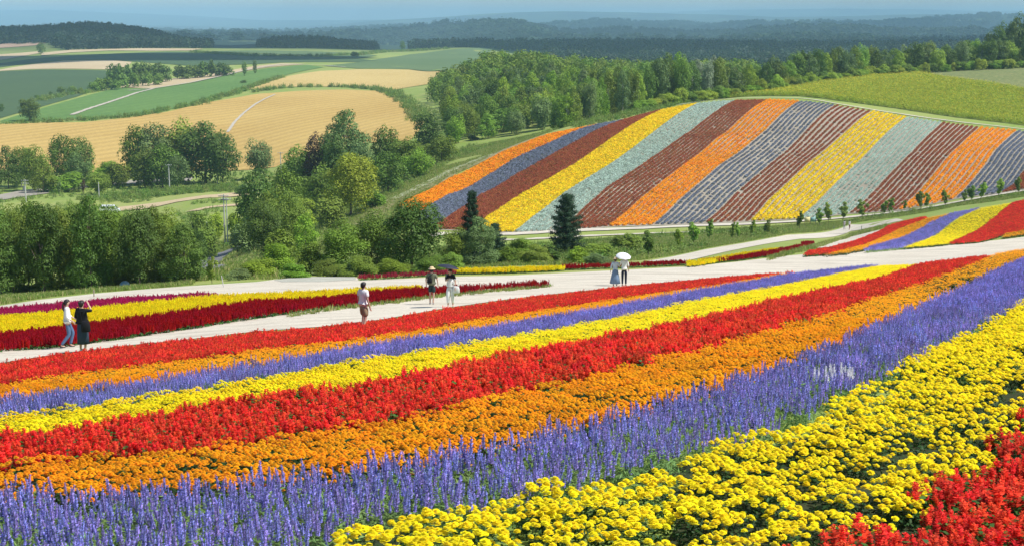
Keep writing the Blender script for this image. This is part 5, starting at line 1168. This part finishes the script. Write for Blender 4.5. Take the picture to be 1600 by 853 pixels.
def person(P, H_, yaw, pose, wear, label, cat='person', fine=True, group=None):
    """ pose: dict of joints in metres for a body 1.65 m tall that faces +y """
    k = H_/1.65; root = empty('person', P, yaw, (k, k, k)); tag(root, label, cat, group)
    J = dict(pelvis=(0, 0, .92), waist=(0, 0, 1.06), chest=(0, .0, 1.24), nb=(0, -.01, 1.385), neck=(0, .0, 1.44), head=(0, .015, 1.535), top=(0, .005, 1.60),
             ls=(-.165, -.01, 1.345), le=(-.21, -.02, 1.09), lw=(-.215, .05, .86), rs=(.165, -.01, 1.345), re=(.21, -.02, 1.09), rw=(.215, .05, .86),
             lh=(-.085, 0, .86), lk=(-.095, .01, .47), la=(-.095, -.03, .07), rh=(.085, 0, .86), rk=(.095, .01, .47), ra=(.095, -.03, .07))
    J.update(pose); V = {n: np.array(p, float) for n, p in J.items()}
    for s in 'lr': V[s+'t'] = V[s+'a']+np.array([0, .14, -.045])
    names = list(V); idx = {n: i for i, n in enumerate(names)}; pts = [V[n] for n in names]
    E = [('pelvis', 'waist'), ('waist', 'chest'), ('chest', 'nb'), ('nb', 'neck'), ('neck', 'head'), ('head', 'top')]
    for s in 'lr': E += [('chest', s+'s'), (s+'s', s+'e'), (s+'e', s+'w'), ('pelvis', s+'h'), (s+'h', s+'k'), (s+'k', s+'a'), (s+'a', s+'t')]
    E = [(idx[a], idx[b]) for a, b in E]
    RAD = dict(pelvis=(.12, .10), waist=(.105, .08), chest=(.125, .09), nb=.065, neck=.048, head=(.078, .088), top=.05, s=.048, e=.036, w=.024, h=.078, k=.052, a=.034, t=.026)
    rad = [RAD[n] if n in RAD else RAD[n[-1]] for n in names]
    if fine:
        for s in 'lr':
            w = V[s+'w']; d = unit(w-V[s+'e']); sd_ = np.array([0., 1., 0.]); sd_ = unit(sd_-d*sd_.dot(d)); nn = np.cross(d, sd_)
            pts.append(w+d*.075); pi = len(pts)-1; rad.append((.030, .016)); E.append((idx[s+'w'], pi))
            for q, L in zip((-.024, -.008, .008, .024), (.055, .066, .070, .060)):
                b = w+d*.105+sd_*q; pts.append(b); rad.append(.0085); E.append((pi, len(pts)-1))
                pts.append(b+d*L*.6+nn*.006); rad.append(.0075); E.append((len(pts)-2, len(pts)-1)); pts.append(b+d*L+nn*.022); rad.append(.0065); E.append((len(pts)-2, len(pts)-1))
            pts.append(w+d*.05+sd_*.035); rad.append(.010); E.append((idx[s+'w'], len(pts)-1)); pts.append(w+d*.085+sd_*.052+nn*.01); rad.append(.008); E.append((len(pts)-2, len(pts)-1))
        hd = V['head']; pts.append(hd+(0, .098, -.005)); rad.append(.013); E.append((idx['head'], len(pts)-1))
        for sx in (-1, 1): pts.append(hd+(sx*.086, 0, -.005)); rad.append(.014); E.append((idx['head'], len(pts)-1))
    mobj('body', skinned('body', pts, E, rad, SKIN, 0, 1), root)
    def part(name, seq, mat, sub=1):
        """ seq: list of (key or point, radius, parent index) """
        pp = [V[a] if isinstance(a, str) else np.array(a, float) for a, _, _ in seq]
        return mobj(name, skinned(name, pp, [(i, q) for i, (_, _, q) in enumerate(seq) if q is not None], [r for _, r, _ in seq], mat, 0, sub), root)
    def mixp(a, b, t): return V[a]*(1-t)+V[b]*t
    sl = wear.get('sleeve', .55); lo = wear.get('loose', 1.)
    hem = wear.get('hem', .86)
    seq = [((0, 0, 1.06), (.135*lo, .105*lo), None), ('chest', (.155, .115), 0), ('nb', (.085, .07), 1), ((0, 0, (1.06+hem)/2), (.142*lo, .115*lo), 0), ((0, 0, hem), (.150*lo, .12*lo), 3)]
    for s in 'lr':
        seq.append((s+'s', .068, 1)); b = len(seq)-1
        if sl <= 1: seq.append((mixp(s+'s', s+'e', sl), .060*lo, b))
        else: seq.append((s+'e', .052*lo, b)); seq.append((mixp(s+'e', s+'w', sl-1), .042*lo, b+1))
    part(wear.get('topname', 'shirt'), seq, C_[wear['top']])
    if 'skirt' in wear:
        z1 = wear['skirtz']; wd = wear.get('skirtw', .26)
        mobj('skirt', loft('skirt', [(0, 0, 1.04, .125, .10), (0, 0, .95, .155, .13), (0, 0, .8, .175, .15), (0, 0, (z1+.8)/2, (wd+.175)/2, (wd+.15)/2), (0, 0, z1, wd, wd*.85), (0, 0, z1-.005, wd*.9, wd*.75)], C_[wear['skirt']], 24, .10), root)
    if 'legs' in wear:
        lg = wear.get('leg', 2.); lw_ = wear.get('legw', 1.)
        seq = [((0, 0, .96), (.125, .105), None), ('pelvis', (.14, .12), 0)]
        for s in 'lr':
            seq.append((s+'h', .095*lw_, 1)); b = len(seq)-1
            if lg <= 1: seq.append((mixp(s+'h', s+'k', lg), .085*lw_, b))
            else: seq.append((s+'k', .068*lw_, b)); seq.append((mixp(s+'k', s+'a', lg-1), .050*lw_, b+1))
        part(wear.get('legsname', 'trousers'), seq, C_[wear['legs']])
    for s in 'lr':
        a = V[s+'a']; part('shoe', [(a+(0, -.04, -.03), (.038, .034), None), (a+(0, .03, -.042), (.040, .026), 0), (a+(0, .15, -.05), (.034, .018), 1)], wear.get('shoe', C_['white_cloth']))
    hd = V['head']
    if wear.get('hair', 1):
        x0, y0, z0 = hd
        rg = [(x0, y0-.055, z0-.085, .050, .030), (x0, y0-.045, z0-.05, .078, .052), (x0, y0-.035, z0-.01, .090, .070), (x0, y0-.022, z0+.03, .094, .086), (x0, y0-.008, z0+.065, .088, .092), (x0, y0-.006, z0+.095, .064, .070), (x0, y0-.008, z0+.112, .030, .034), (x0, y0-.01, z0+.115, .004, .004)]
        if wear['hair'] == 'long': rg = [(x0, y0-.07, z0-.25, .05, .02), (x0, y0-.065, z0-.16, .082, .04)]+rg[1:]
        mobj('hair', loft('hair', rg, HAIRB, 18, close=True), root)
        if wear['hair'] == 'tail': mobj('ponytail', loft('ponytail', [(x0, y0-.115, z0-.30, .006, .006), (x0, y0-.135, z0-.22, .028, .024), (x0, y0-.14, z0-.10, .034, .03), (x0, y0-.12, z0+.0, .028, .026), (x0, y0-.09, z0+.03, .02, .02)], HAIRB, 12, close=True), root)
        if wear['hair'] == 'bun': mobj('hair_bun', loft('hair_bun', [(x0, y0-.10, z0+.02, .008, .008), (x0, y0-.105, z0+.035, .034, .03), (x0, y0-.105, z0+.06, .040, .035), (x0, y0-.10, z0+.085, .028, .025), (x0, y0-.10, z0+.095, .006, .006)], HAIRB, 12, close=True), root)
    if 'hat' in wear:
        h0 = hd[2]+.055
        mobj('hat', loft('hat', [(hd[0], hd[1], h0-.01, .165, .175), (hd[0], hd[1], h0+.002, .168, .178), (hd[0], hd[1], h0+.012, .098, .108), (hd[0], hd[1], h0+.07, .092, .10), (hd[0], hd[1], h0+.095, .06, .065), (hd[0], hd[1], h0+.1, .01, .01)], C_[wear['hat']], 20), root)
    if fine:
        em = C_['black_cloth']
        for sx in (-1, 1):
            mobj('eye', loft('eye', [(hd[0]+sx*.032, hd[1]+.082, hd[2]+.012+dz, r, .006) for dz, r in ((-.005, .004), (0, .011), (.005, .004))], em, 8), root)
        mobj('mouth', loft('mouth', [(hd[0], hd[1]+.081, hd[2]-.042+dz, r, .006) for dz, r in ((-.004, .006), (0, .022), (.004, .008))], flat('lips', (.35, .10, .09), .5), 8), root)
    return root, V, k
def feet(px, py):
    x, y = ground([px], [py], 0, dmin=20)[0]; return x, y, float(H(x, y))+.03
def umbrella(P, r, tilt, mat, label, name='umbrella', rings=((0, .0), (.35, -.03), (.7, -.11), (.92, -.21), (1., -.27)), shaft=.75):
    root = empty(name, P); root.rotation_euler = tilt; tag(root, label, name)
    n = 8; sub = 3; V = [(0, 0, 0)]; F = []
    for f, z in rings[1:]:
        for j in range(n*sub):
            a = j*2*math.pi/(n*sub); ed = abs(((j % sub)/sub)-.5) if j % sub else .5; sc = 1-(.06*(1-abs(2*(j % sub)/sub-1)))*f if j % sub else 1
            V.append((r*f*sc*math.cos(a), r*f*sc*math.sin(a), r*z*(1-.04*(j % sub > 0))))
    m = n*sub
    for j in range(m): F.append([0, 1+j, 1+(j+1) % m])
    for q in range(len(rings)-2):
        for j in range(m): a = 1+q*m+j; b = 1+q*m+(j+1) % m; F.append([a, a+m, b+m, b])
    mobj('canopy', mesh_from('canopy', V, F, mat), root)
    g = G()
    for j in range(n):
        a = j*2*math.pi/n
        for (f0, z0), (f1, z1) in zip(rings[:-1], rings[1:]): limb(g, (r*f0*math.cos(a), r*f0*math.sin(a), r*z0-.008), (r*f1*math.cos(a), r*f1*math.sin(a), r*z1-.008), .004, .004, 3)
    STEEL = flat('umbrella_steel', (.4, .4, .42), .4, .5, .7)
    mobj('ribs', g.mesh('ribs', [STEEL]), root); g = G(); limb(g, (0, 0, .05), (0, 0, -shaft), .008, .008, 6); mobj('shaft', g.mesh('shaft', [STEEL]), root)
    g = G(); limb(g, (0, 0, -shaft), (0, 0, -shaft-.13), .016, .014, 8); mobj('handle', g.mesh('handle', [C_['black_cloth']]), root)
    return root
def bag(P, yaw, mat, w, d, h, label, name='shoulder_bag', strap=None):
    root = empty(name, P, yaw); tag(root, label, 'bag')
    mobj('pouch', loft('pouch', [(0, 0, 0, w*.42, d*.4), (0, 0, h*.08, w*.5, d*.5), (0, 0, h*.6, w*.48, d*.48), (0, 0, h*.95, w*.38, d*.35), (0, 0, h, w*.3, d*.2)], mat, 14, close=True), root)
    g = G(); S = strap or [(-w*.4, 0, h*.9), (-w*.3, 0, h+.28), (w*.3, 0, h+.28), (w*.4, 0, h*.9)]
    for a, b in zip(S[:-1], S[1:]): limb(g, a, b, .012, .012, 4)
    mobj('strap', g.mesh('strap', [mat]), root); return root
rad_ = math.radians
def loc_of(root, k, yaw, p):
    c, s = math.cos(yaw), math.sin(yaw); x, y, z = p; return (root.location[0]+k*(x*c-y*s), root.location[1]+k*(x*s+y*c), root.location[2]+k*z)
# woman in white shirt, walking to the right along the lower path
P = feet(108, 545); yw = rad_(-68)
person(P, 1.63, yw, dict(lk=(-.09, .16, .50), la=(-.09, .05, .09), rk=(.09, .02, .47), ra=(.09, -.26, .12), le=(-.21, .02, 1.10), lw=(-.17, .20, .98), re=(.20, -.05, 1.10), rw=(.19, .12, .95)),
       dict(top='white_cloth', sleeve=1.75, loose=1.12, hem=.80, legs='jeans', leg=1.95, hair='tail', shoe=C_['black_cloth']), 'woman in loose white shirt and jeans with long black ponytail on the lower path')
P = feet(131, 550); yw = rad_(-25)
r2, V2, k2 = person(P, 1.60, yw, dict(re=(.30, .10, 1.33), rw=(.16, .15, 1.50), le=(-.22, -.03, 1.10), lw=(-.21, .03, .88)),
       dict(top='black_cloth', sleeve=1.2, loose=1.30, hem=.88, skirt='dark_skirt', skirtz=.26, skirtw=.20, hair='bun'), 'woman in black top and long dark skirt holding a hand to her head')
bag(loc_of(r2, k2, yw, (.22, -.10, .68)), yw+.4, C_['black_cloth'], .30, .16, .34, 'black shoulder bag hanging at the hip of the woman in black top', strap=[(-.1, 0, .3), (-.16, .02, .62), (.02, .06, .62), (.1, 0, .3)])
P = feet(569, 519); yw = rad_(-38)
person(P, 1.55, yw, dict(lk=(-.09, .08, .48), la=(-.09, -.02, .07), rk=(.09, -.02, .47), ra=(.09, -.14, .09), re=(.215, -.04, 1.09), rw=(.225, .04, .86)),
       dict(top='white_cloth', sleeve=.75, loose=1.15, hem=.82, legs='khaki', leg=.95, legw=1.15, legsname='shorts', hair='short'), 'man in white T-shirt and khaki shorts, standing alone behind the scarlet flowers')
P = feet(675, 476); yw = rad_(-12)
r4, V4, k4 = person(P, 1.62, yw, dict(lk=(-.09, .06, .48), la=(-.09, .0, .07), rk=(.09, -.02, .47), ra=(.08, -.10, .08), le=(-.26, -.02, 1.12), re=(.26, -.02, 1.12), lw=(-.27, .06, .9), rw=(.27, .04, .9)),
       dict(top='olive', sleeve=.85, loose=1.25, hem=.84, legs='dark_shorts', leg=.9, legw=1.15, legsname='shorts', hair='short', hat='straw', shoe=C_['grey_cloth']), 'man in olive shirt, dark shorts and straw hat seen from behind')
bag(loc_of(r4, k4, yw, (-.05, -.19, .98)), yw, C_['black_cloth'], .24, .09, .24, 'black sling bag on the back of the man in the olive shirt', 'sling_bag', strap=[(-.1, 0, .2), (.02, .03, .32), (.17, .10, .46)])
P = feet(704, 480); yw = rad_(172)
r5, V5, k5 = person(P, 1.60, yw, dict(lk=(-.09, .05, .48), la=(-.10, -.05, .07), rk=(.09, .10, .48), ra=(.09, .08, .08), re=(.20, .06, 1.13), rw=(.06, .20, 1.24), le=(-.22, .0, 1.1), lw=(-.24, .10, .90)),
       dict(top='black_cloth', sleeve=.7, loose=1.05, hem=1.0, legs='white_cloth', leg=1.8, legw=1.25, legsname='overalls', hair='long', shoe=C_['grey_cloth']), 'woman in white overalls and black T-shirt under a dark umbrella')
bib = mobj('bib', loft('bib', [(0, .02, .90, .165, .135), (0, .02, 1.10, .150, .125), (0, .03, 1.24, .125, .115), (0, .03, 1.25, .11, .10)], C_['white_cloth'], 16), r5)
umbrella(loc_of(r5, k5, yw, (.05, .12, 1.86)), .48, (rad_(-6), rad_(10), 0), flat('dark_umbrella_cloth', (.022, .026, .045), .6, .4), 'dark navy umbrella held over the woman in white overalls', shaft=.52)
bag(loc_of(r5, k5, yw, (-.27, .10, .62)), yw, C_['white_cloth'], .30, .10, .30, 'white tote bag carried by the woman in white overalls', 'tote_bag')
P = feet(961, 447); yw = rad_(-8)
r6, V6, k6 = person(P, 1.56, yw, dict(re=(.22, .05, 1.13), rw=(.30, .12, 1.22), le=(-.23, -.02, 1.1), lw=(-.27, .04, .88)),
       dict(top='pale_blue', sleeve=1.5, loose=1.1, hem=.98, skirt='blue_skirt', skirtz=.14, skirtw=.30, hair='short', hat='straw', shoe=C_['black_cloth']), 'woman in long blue skirt and straw hat beside the white parasol')
P = feet(975, 447); yw = rad_(-2)
r7, V7, k7 = person(P, 1.66, yw, dict(le=(-.23, .06, 1.15), lw=(-.17, .17, 1.26), re=(.22, -.02, 1.1), rw=(.24, .03, .87), lk=(-.09, .03, .48), rk=(.09, -.02, .47)),
       dict(top='white_cloth', sleeve=1.1, loose=1.15, hem=.84, legs='navy', leg=1.95, hair='short', shoe=C_['black_cloth']), 'man in white shirt and dark trousers whose head is under the white parasol')
umbrella(loc_of(r7, k7, yw, (-.04, .0, 1.80)), .43, (rad_(14), rad_(2), .2), flat('white_parasol_cloth', (.86, .86, .86), .7, .2), 'white parasol held over the man in dark trousers', 'parasol', ((0, 0), (.35, -.05), (.7, -.20), (.92, -.38), (1., -.50)), .62)
P = feet(1319, 359.5)
person(P, 1.62, rad_(20), dict(lk=(-.09, .10, .48), ra=(.09, -.12, .09)), dict(top='grey_cloth', sleeve=.7, legs='grey_cloth', leg=1.9, hair='short'), 'distant walker in grey on the white path, left one of the far pair', fine=False)
P = feet(1327, 360)
person(P, 1.62, rad_(-60), dict(lk=(-.09, .14, .48), la=(-.09, .12, .07), ra=(.09, -.20, .10)), dict(top='white_cloth', sleeve=.7, legs='maroon', leg=1.6, hair='short', shoe=C_['black_cloth']), 'distant walker in white top and dark red trousers on the white path', fine=False)
# ---------------------------------------------------------------- poles, posts and small built things
CONC = flat('pale_concrete', (.50, .49, .46), .9, .2, var=.12); IRON = flat('dull_iron', (.20, .21, .22), .6, .3, .3); WOOD = flat('weathered_wood', (.34, .29, .22), .9, .1, var=.2)
def box(g, c, s, m=0, rz=0.):
    x, y, z = np.array(s)/2; V = np.array([(i*x, j*y, k*z) for i in (-1, 1) for j in (-1, 1) for k in (-1, 1)]); q = math.cos(rz), math.sin(rz)
    V = np.column_stack([V[:, 0]*q[0]-V[:, 1]*q[1], V[:, 0]*q[1]+V[:, 1]*q[0], V[:, 2]])+np.array(c)
    g.add(V, [[0, 1, 3, 2], [4, 6, 7, 5], [0, 4, 5, 1], [2, 3, 7, 6], [0, 2, 6, 4], [1, 5, 7, 3]], m)
def pole(px, by, ty, label, arms=1, dmin=150, r=.15, trans=False):
    x, y = ground([px], [by], 0, dmin=dmin)[0]; z = float(H(x, y)); a, s = ray(px, ty); h = Z0-float(s)*y-z
    root = empty('utility_pole', (x, y, z)); tag(root, label, 'utility pole')
    g = G(); limb(g, (0, 0, -.3), (0, 0, h), r, r*.65, 8); mobj('shaft', g.mesh('shaft', [CONC]), root)
    for k in range(arms):
        g = G(); box(g, (0, -.12, h-.3-.7*k), (1.8, .10, .12)); mobj('crossarm', g.mesh('crossarm', [IRON]), root)
        for q in (-.8, -.3, .3, .8):
            g = G(); limb(g, (q, -.12, h-.24-.7*k), (q, -.12, h-.05-.7*k), .05, .035, 6); mobj('insulator', g.mesh('insulator', [C_['white_cloth']]), root)
    if trans:
        g = G(); limb(g, (-.35, -.1, h-2.6), (-.35, -.1, h-1.6), .26, .26, 10); mobj('transformer', g.mesh('transformer', [IRON]), root)
pole(41, 320, 281, 'concrete utility pole with crossarm and transformer near the left edge', 2, trans=True, r=.2)
pole(155, 311, 285, 'thin concrete pole behind the planted row, beside the small round tree', 0, r=.16)
pole(265, 297, 257, 'concrete pole standing in the valley meadow before the big tree group', 1, r=.18)
pole(340, 288, 264, 'short concrete pole right of the big tree group', 1, r=.17)
pole(352, 382, 304, 'left and taller pole of the double utility pole beside the asphalt lane', 2)
pole(356, 383, 309, 'right pole of the double utility pole beside the asphalt lane', 1, r=.12)
pole(439, 271, 238, 'single concrete pole beside the round green trees below the wheat field', 1, dmin=200, r=.16)
def stake(name, px, by, ty, label, r=.04, lean=(0, 0), m=WOOD, dmin=60):
    x, y = ground([px], [by], 0, dmin=dmin)[0]; z = float(H(x, y)); h = (by-ty)*y/FPX
    g = G(); limb(g, (0, 0, -.1), (lean[0]*h, lean[1]*h, h*.98), r, r*.9, 7); limb(g, (lean[0]*h, lean[1]*h, h*.98), (lean[0]*h, lean[1]*h, h), r*.9, r*.4, 7)
    o = mobj(name, g.mesh(name, [m]), None, (x, y, z)); tag(o, label, 'post')
stake('wooden_stake', 147, 464, 452, 'short wooden stake at the edge of the upper path behind the magenta flowers')
stake('thin_pole', 350, 449, 430, 'thin leaning pale pole on the upper path right of the young tree', .03, (-.18, 0), CONC)
stake('wooden_stake', 1346, 360, 353, 'small stake beside the far white path', .05, m=IRON)
stake('wooden_stake', 1303, 358, 354, 'low stake at the edge of the verge left of the distant walkers', .06, m=IRON)
# white van behind the planted row
vx, vy = ground([172], [333.5], 0, dmin=220)[0]; vz = float(H(vx, vy)); PAINT = flat('white_car_paint', (.78, .79, .80), .3, .5); GLS = flat('dark_glass', (.02, .03, .04), .1, .6); RUB = flat('black_rubber', (.02, .02, .02), .8)
root = empty('parked_van', (vx, vy, vz+.02), rad_(8)); tag(root, 'white parked van half hidden behind the tops of the planted row', 'van')
prof = [(-2.2, .35), (-2.2, 1.0), (-2.1, 1.75), (-1.95, 1.88), (.9, 1.88), (1.15, 1.78), (1.75, 1.12), (2.25, .98), (2.32, .6), (2.32, .35)]
V = [(x, y_*(.8 if z > 1.2 else .86), z) for y_ in (-1, 1) for x, z in prof]; n = len(prof)
mobj('body', mesh_from('body', V, [list(range(n))[::-1], list(range(n, 2*n))]+[[k, (k+1) % n, n+(k+1) % n, n+k] for k in range(n)], PAINT), root)
for sy in (-1, 1):
    for x0, x1 in ((-1.9, -.75), (-.65, .3), (.4, 1.2)):
        g = G(); box(g, ((x0+x1)/2, sy*.835, 1.42), (x1-x0, .03, .5)); mobj('window', g.mesh('window', [GLS]), root)
    for x in (-1.4, 1.45):
        V_ = loft('wheel', [(0, 0, -.1, .31, .31), (0, 0, -.08, .33, .33), (0, 0, .08, .33, .33), (0, 0, .1, .31, .31)], RUB, 16, close=True); o = mobj('wheel', V_, root, (x, sy*.80, .33)); o.rotation_euler = (math.pi/2, 0, 0)
g = G(); g.add([(1.2, -.72, 1.74), (1.2, .72, 1.74), (1.76, .78, 1.16), (1.76, -.78, 1.16)], [[0, 1, 2, 3]]); o = mobj('windscreen', g.mesh('windscreen', [GLS]), root, (.02, 0, .02))
for sy in (-1, 1): g = G(); box(g, (2.29, sy*.62, .82), (.08, .3, .16)); mobj('headlight', g.mesh('headlight', [C_['white_cloth']]), root)
# small white box by the gravel road
bx, by = ground([259], [277], 0, dmin=250)[0]; root = empty('equipment_box', (bx, by, float(H(bx, by)))); tag(root, 'small white box beside the gravel road left of the meadow pole', 'box')
g = G(); box(g, (0, 0, .45), (1.3, .8, .9)); mobj('cabinet', g.mesh('cabinet', [PAINT]), root); g = G(); box(g, (0, 0, .94), (1.42, .9, .08)); mobj('lid', g.mesh('lid', [PAINT]), root)
# grey concrete panel wall
wx, wy = ground([337], [357], 0, dmin=150)[0]; wz = float(H(wx, wy)); root = empty('retaining_wall', (wx, wy, wz), rad_(6)); tag(root, 'low grey concrete panel wall among bushes left of the double pole', 'wall')
pm = None
for k in range(6):
    if pm is None: g = G(); box(g, (0, 0, .55), (.54, .14, 1.15)); pm = g.mesh('panel', [flat('grey_concrete', (.33, .32, .31), .95, .1, var=.15)])
    mobj('panel', pm, root, (-1.45+.58*k, (k % 2)*.02, 0))
g = G(); box(g, (0, 0, 1.17), (3.6, .24, .10)); mobj('coping', g.mesh('coping', [CONC]), root)
# two coloured board on posts at the foot of the striped hill
sx, sy_ = ground([1266], [352], 0, dmin=200)[0]; sz = float(H(sx, sy_)); root = empty('field_signboard', (sx, sy_, sz), rad_(4)); tag(root, 'low board with yellow and teal halves under the second yellow stripe', 'signboard')
g = G(); box(g, (-.55, 0, .95), (.98, .08, 1.0)); mobj('board', g.mesh('board', [flat('pale_yellow_board', (.70, .62, .30), .7)]), root)
g = G(); box(g, (.50, 0, 1.0), (1.05, .08, .85)); mobj('board', g.mesh('board', [flat('teal_board', (.25, .42, .40), .7)]), root)
for q in (-1.0, 0, 1.0):
    g = G(); box(g, (q, .07, .6), (.09, .06, 1.5)); mobj('post', g.mesh('post', [WOOD]), root)
# light blue sheeting behind the trunks of the planted row
bx, by, _ = at(183, 110.2); Rt = np.random.default_rng(8); V = []; n = 22
for k in range(8):
    for j in range(n):
        a = j*6.283/n; f = k/7; r = (1-f**2.2); V.append((.42*r*math.cos(a)*(1+.12*math.sin(5*a+k)), .45*r*math.sin(a)*(1+.12*math.cos(4*a+k)), (.5-.5*(1-f)**1.6)*1.0+.05*math.sin(3*a+2*k)*r))
o = mobj('covered_heap', mesh_from('covered_heap', V, [[k*n+j, k*n+(j+1) % n, (k+1)*n+(j+1) % n, (k+1)*n+j] for k in range(7) for j in range(n)], flat('light_blue_sheeting', (.45, .70, .88), .5, .4, var=.15), smooth=True), None, (bx, by, float(H(bx, by)))); tag(o, 'light blue sheeting over a heap behind trunks of the planted row', 'tarpaulin')
# pale spoil and stones on the banks
for pl, lb in (([(306,378),(316,370),(324,374),(322,382),(312,386)], 'small patch of pale stones on the lane bank left of the double pole'), ([(446,384),(456,371),(466,371),(462,385),(452,388)], 'pale sandy patch between light bush and grassy embankment'), ([(428,438),(470,433),(555,433.5),(556,438),(500,441),(440,441)], 'stony grey verge along the upper path below the bushes')):
    sheet('stony_patch', world_poly(pl, dmin=80), m_sand if 'sandy' in lb else field_mat('pale_stones', (.42, .41, .34), (.56, .54, .46), (.30, .32, .20), .5, 3.), label=lb, off=.03, step=.6)
# white salvias among the blue ones
wsm = leafy('white_florets', (.78, .76, .82), .3, .1)
Rq = np.random.default_rng(77); W_ = []
for v in range(2):
    g = G(); dome_leaves(g, 60, .16, .25, .06, .02, 0, Rq)
    for k in range(9): r = .15*math.sqrt(Rq.uniform()); a = Rq.uniform(0, 6.28); g.put(spike(Rq, 8, 5, .014, .12, 0), (r*math.cos(a), r*math.sin(a), .2), 0, 1, (0, 0), 1)
    W_.append(g.mesh('white_salvia_plant', [M['blue_leaf'], wsm]))
for k, (px, py) in enumerate([(1294, 596), (1308, 592), (1318, 590)]):
    x, y = ground([px], [py], .2, dmin=4)[0]
    tag(mobj('white_salvia', W_[k % 2], None, (x, y, float(H(x, y)))), 'white flowering salvia in the small white clump inside the broad blue strip', 'white salvia', 'white salvias in the blue strip')

D.scenes.remove(TMP)
# ---------------------------------------------------------------- haze
hz, t, out = nodes('haze_air')
pv = N(t, 'ShaderNodeVolumePrincipled'); pv.inputs['Color'].default_value = (.50, .81, 1, 1); pv.inputs['Density'].default_value = HAZE
pv.inputs['Anisotropy'].default_value = 0.0
t.links.new(pv.outputs[0], out.inputs['Volume'])
zlo = float(TAB.min())+Z0-1.5; zhi = max(Z0+3, float(TAB.max())+Z0)+22; R_ = 33500
V = [(x, y, z) for x in (-R_, R_) for y in (-R_, R_) for z in (zlo, zhi)]
ho = mobj('haze', mesh_from('haze', V, np.array([[0,1,3,2],[4,6,7,5],[0,4,5,1],[2,3,7,6],[0,2,6,4],[1,5,7,3]]), hz))
tag(ho, 'thin pale blue haze filling the air over the whole valley', 'haze', kind='stuff')

# ---------------------------------------------------------------- unseen clouds added high over the far hills to shade the woods and fields
m_cl = flat('cloud_white', (.85, .86, .88), 1., 0.)
def cloud(cx, cy, rx, ry, h, seed, label):
    R = np.random.default_rng(seed); V, F = [], []; n, m = 48, 14; ph = R.uniform(0, 6, 8)
    for k in range(m+1):
        e = math.pi*k/m-math.pi/2; z = math.sin(e); q = math.cos(e)**.6
        for j in range(n):
            a = j*2*math.pi/n; w = 1+.22*math.sin(2*a+ph[0])+.16*math.sin(3*a+ph[1])+.10*math.sin(5*a+ph[2]+z)+.07*math.sin(9*a+ph[3]+3*z)
            b = .16*math.sin(6*a+ph[4]+5*q)+.12*math.sin(4*a-ph[5]+7*q)
            V.append((cx+rx*q*w*math.cos(a), cy+ry*q*w*math.sin(a), 1500+(h*(z*(1+b) if z > 0 else .25*z))))
    for k in range(m):
        for j in range(n): F.append([k*n+j, k*n+(j+1) % n, (k+1)*n+(j+1) % n, (k+1)*n+j])
    o = mobj('cloud', mesh_from('cloud', V, np.array(F), m_cl, smooth=True)); tag(o, label, 'cloud', kind='structure')
OFF = 1440/math.tan(SUN_EL); ox, oy = math.sin(SUN_AZ)*OFF, math.cos(SUN_AZ)*OFF
for k, (x, y, rx, ry) in enumerate([(-550, 2450, 520, 420), (700, 2500, 760, 700), (300, 6000, 1500, 900), (2200, 7600, 1000, 1000), (-520, 1420, 300, 200)]):
    cloud(x+ox, y+oy, rx, ry, 320, 40+k, 'unseen cloud added high up to shade the '+['left ridge wood', 'right valley forest', 'middle distant ridges', 'right distant ridges', 'far green fields'][k])
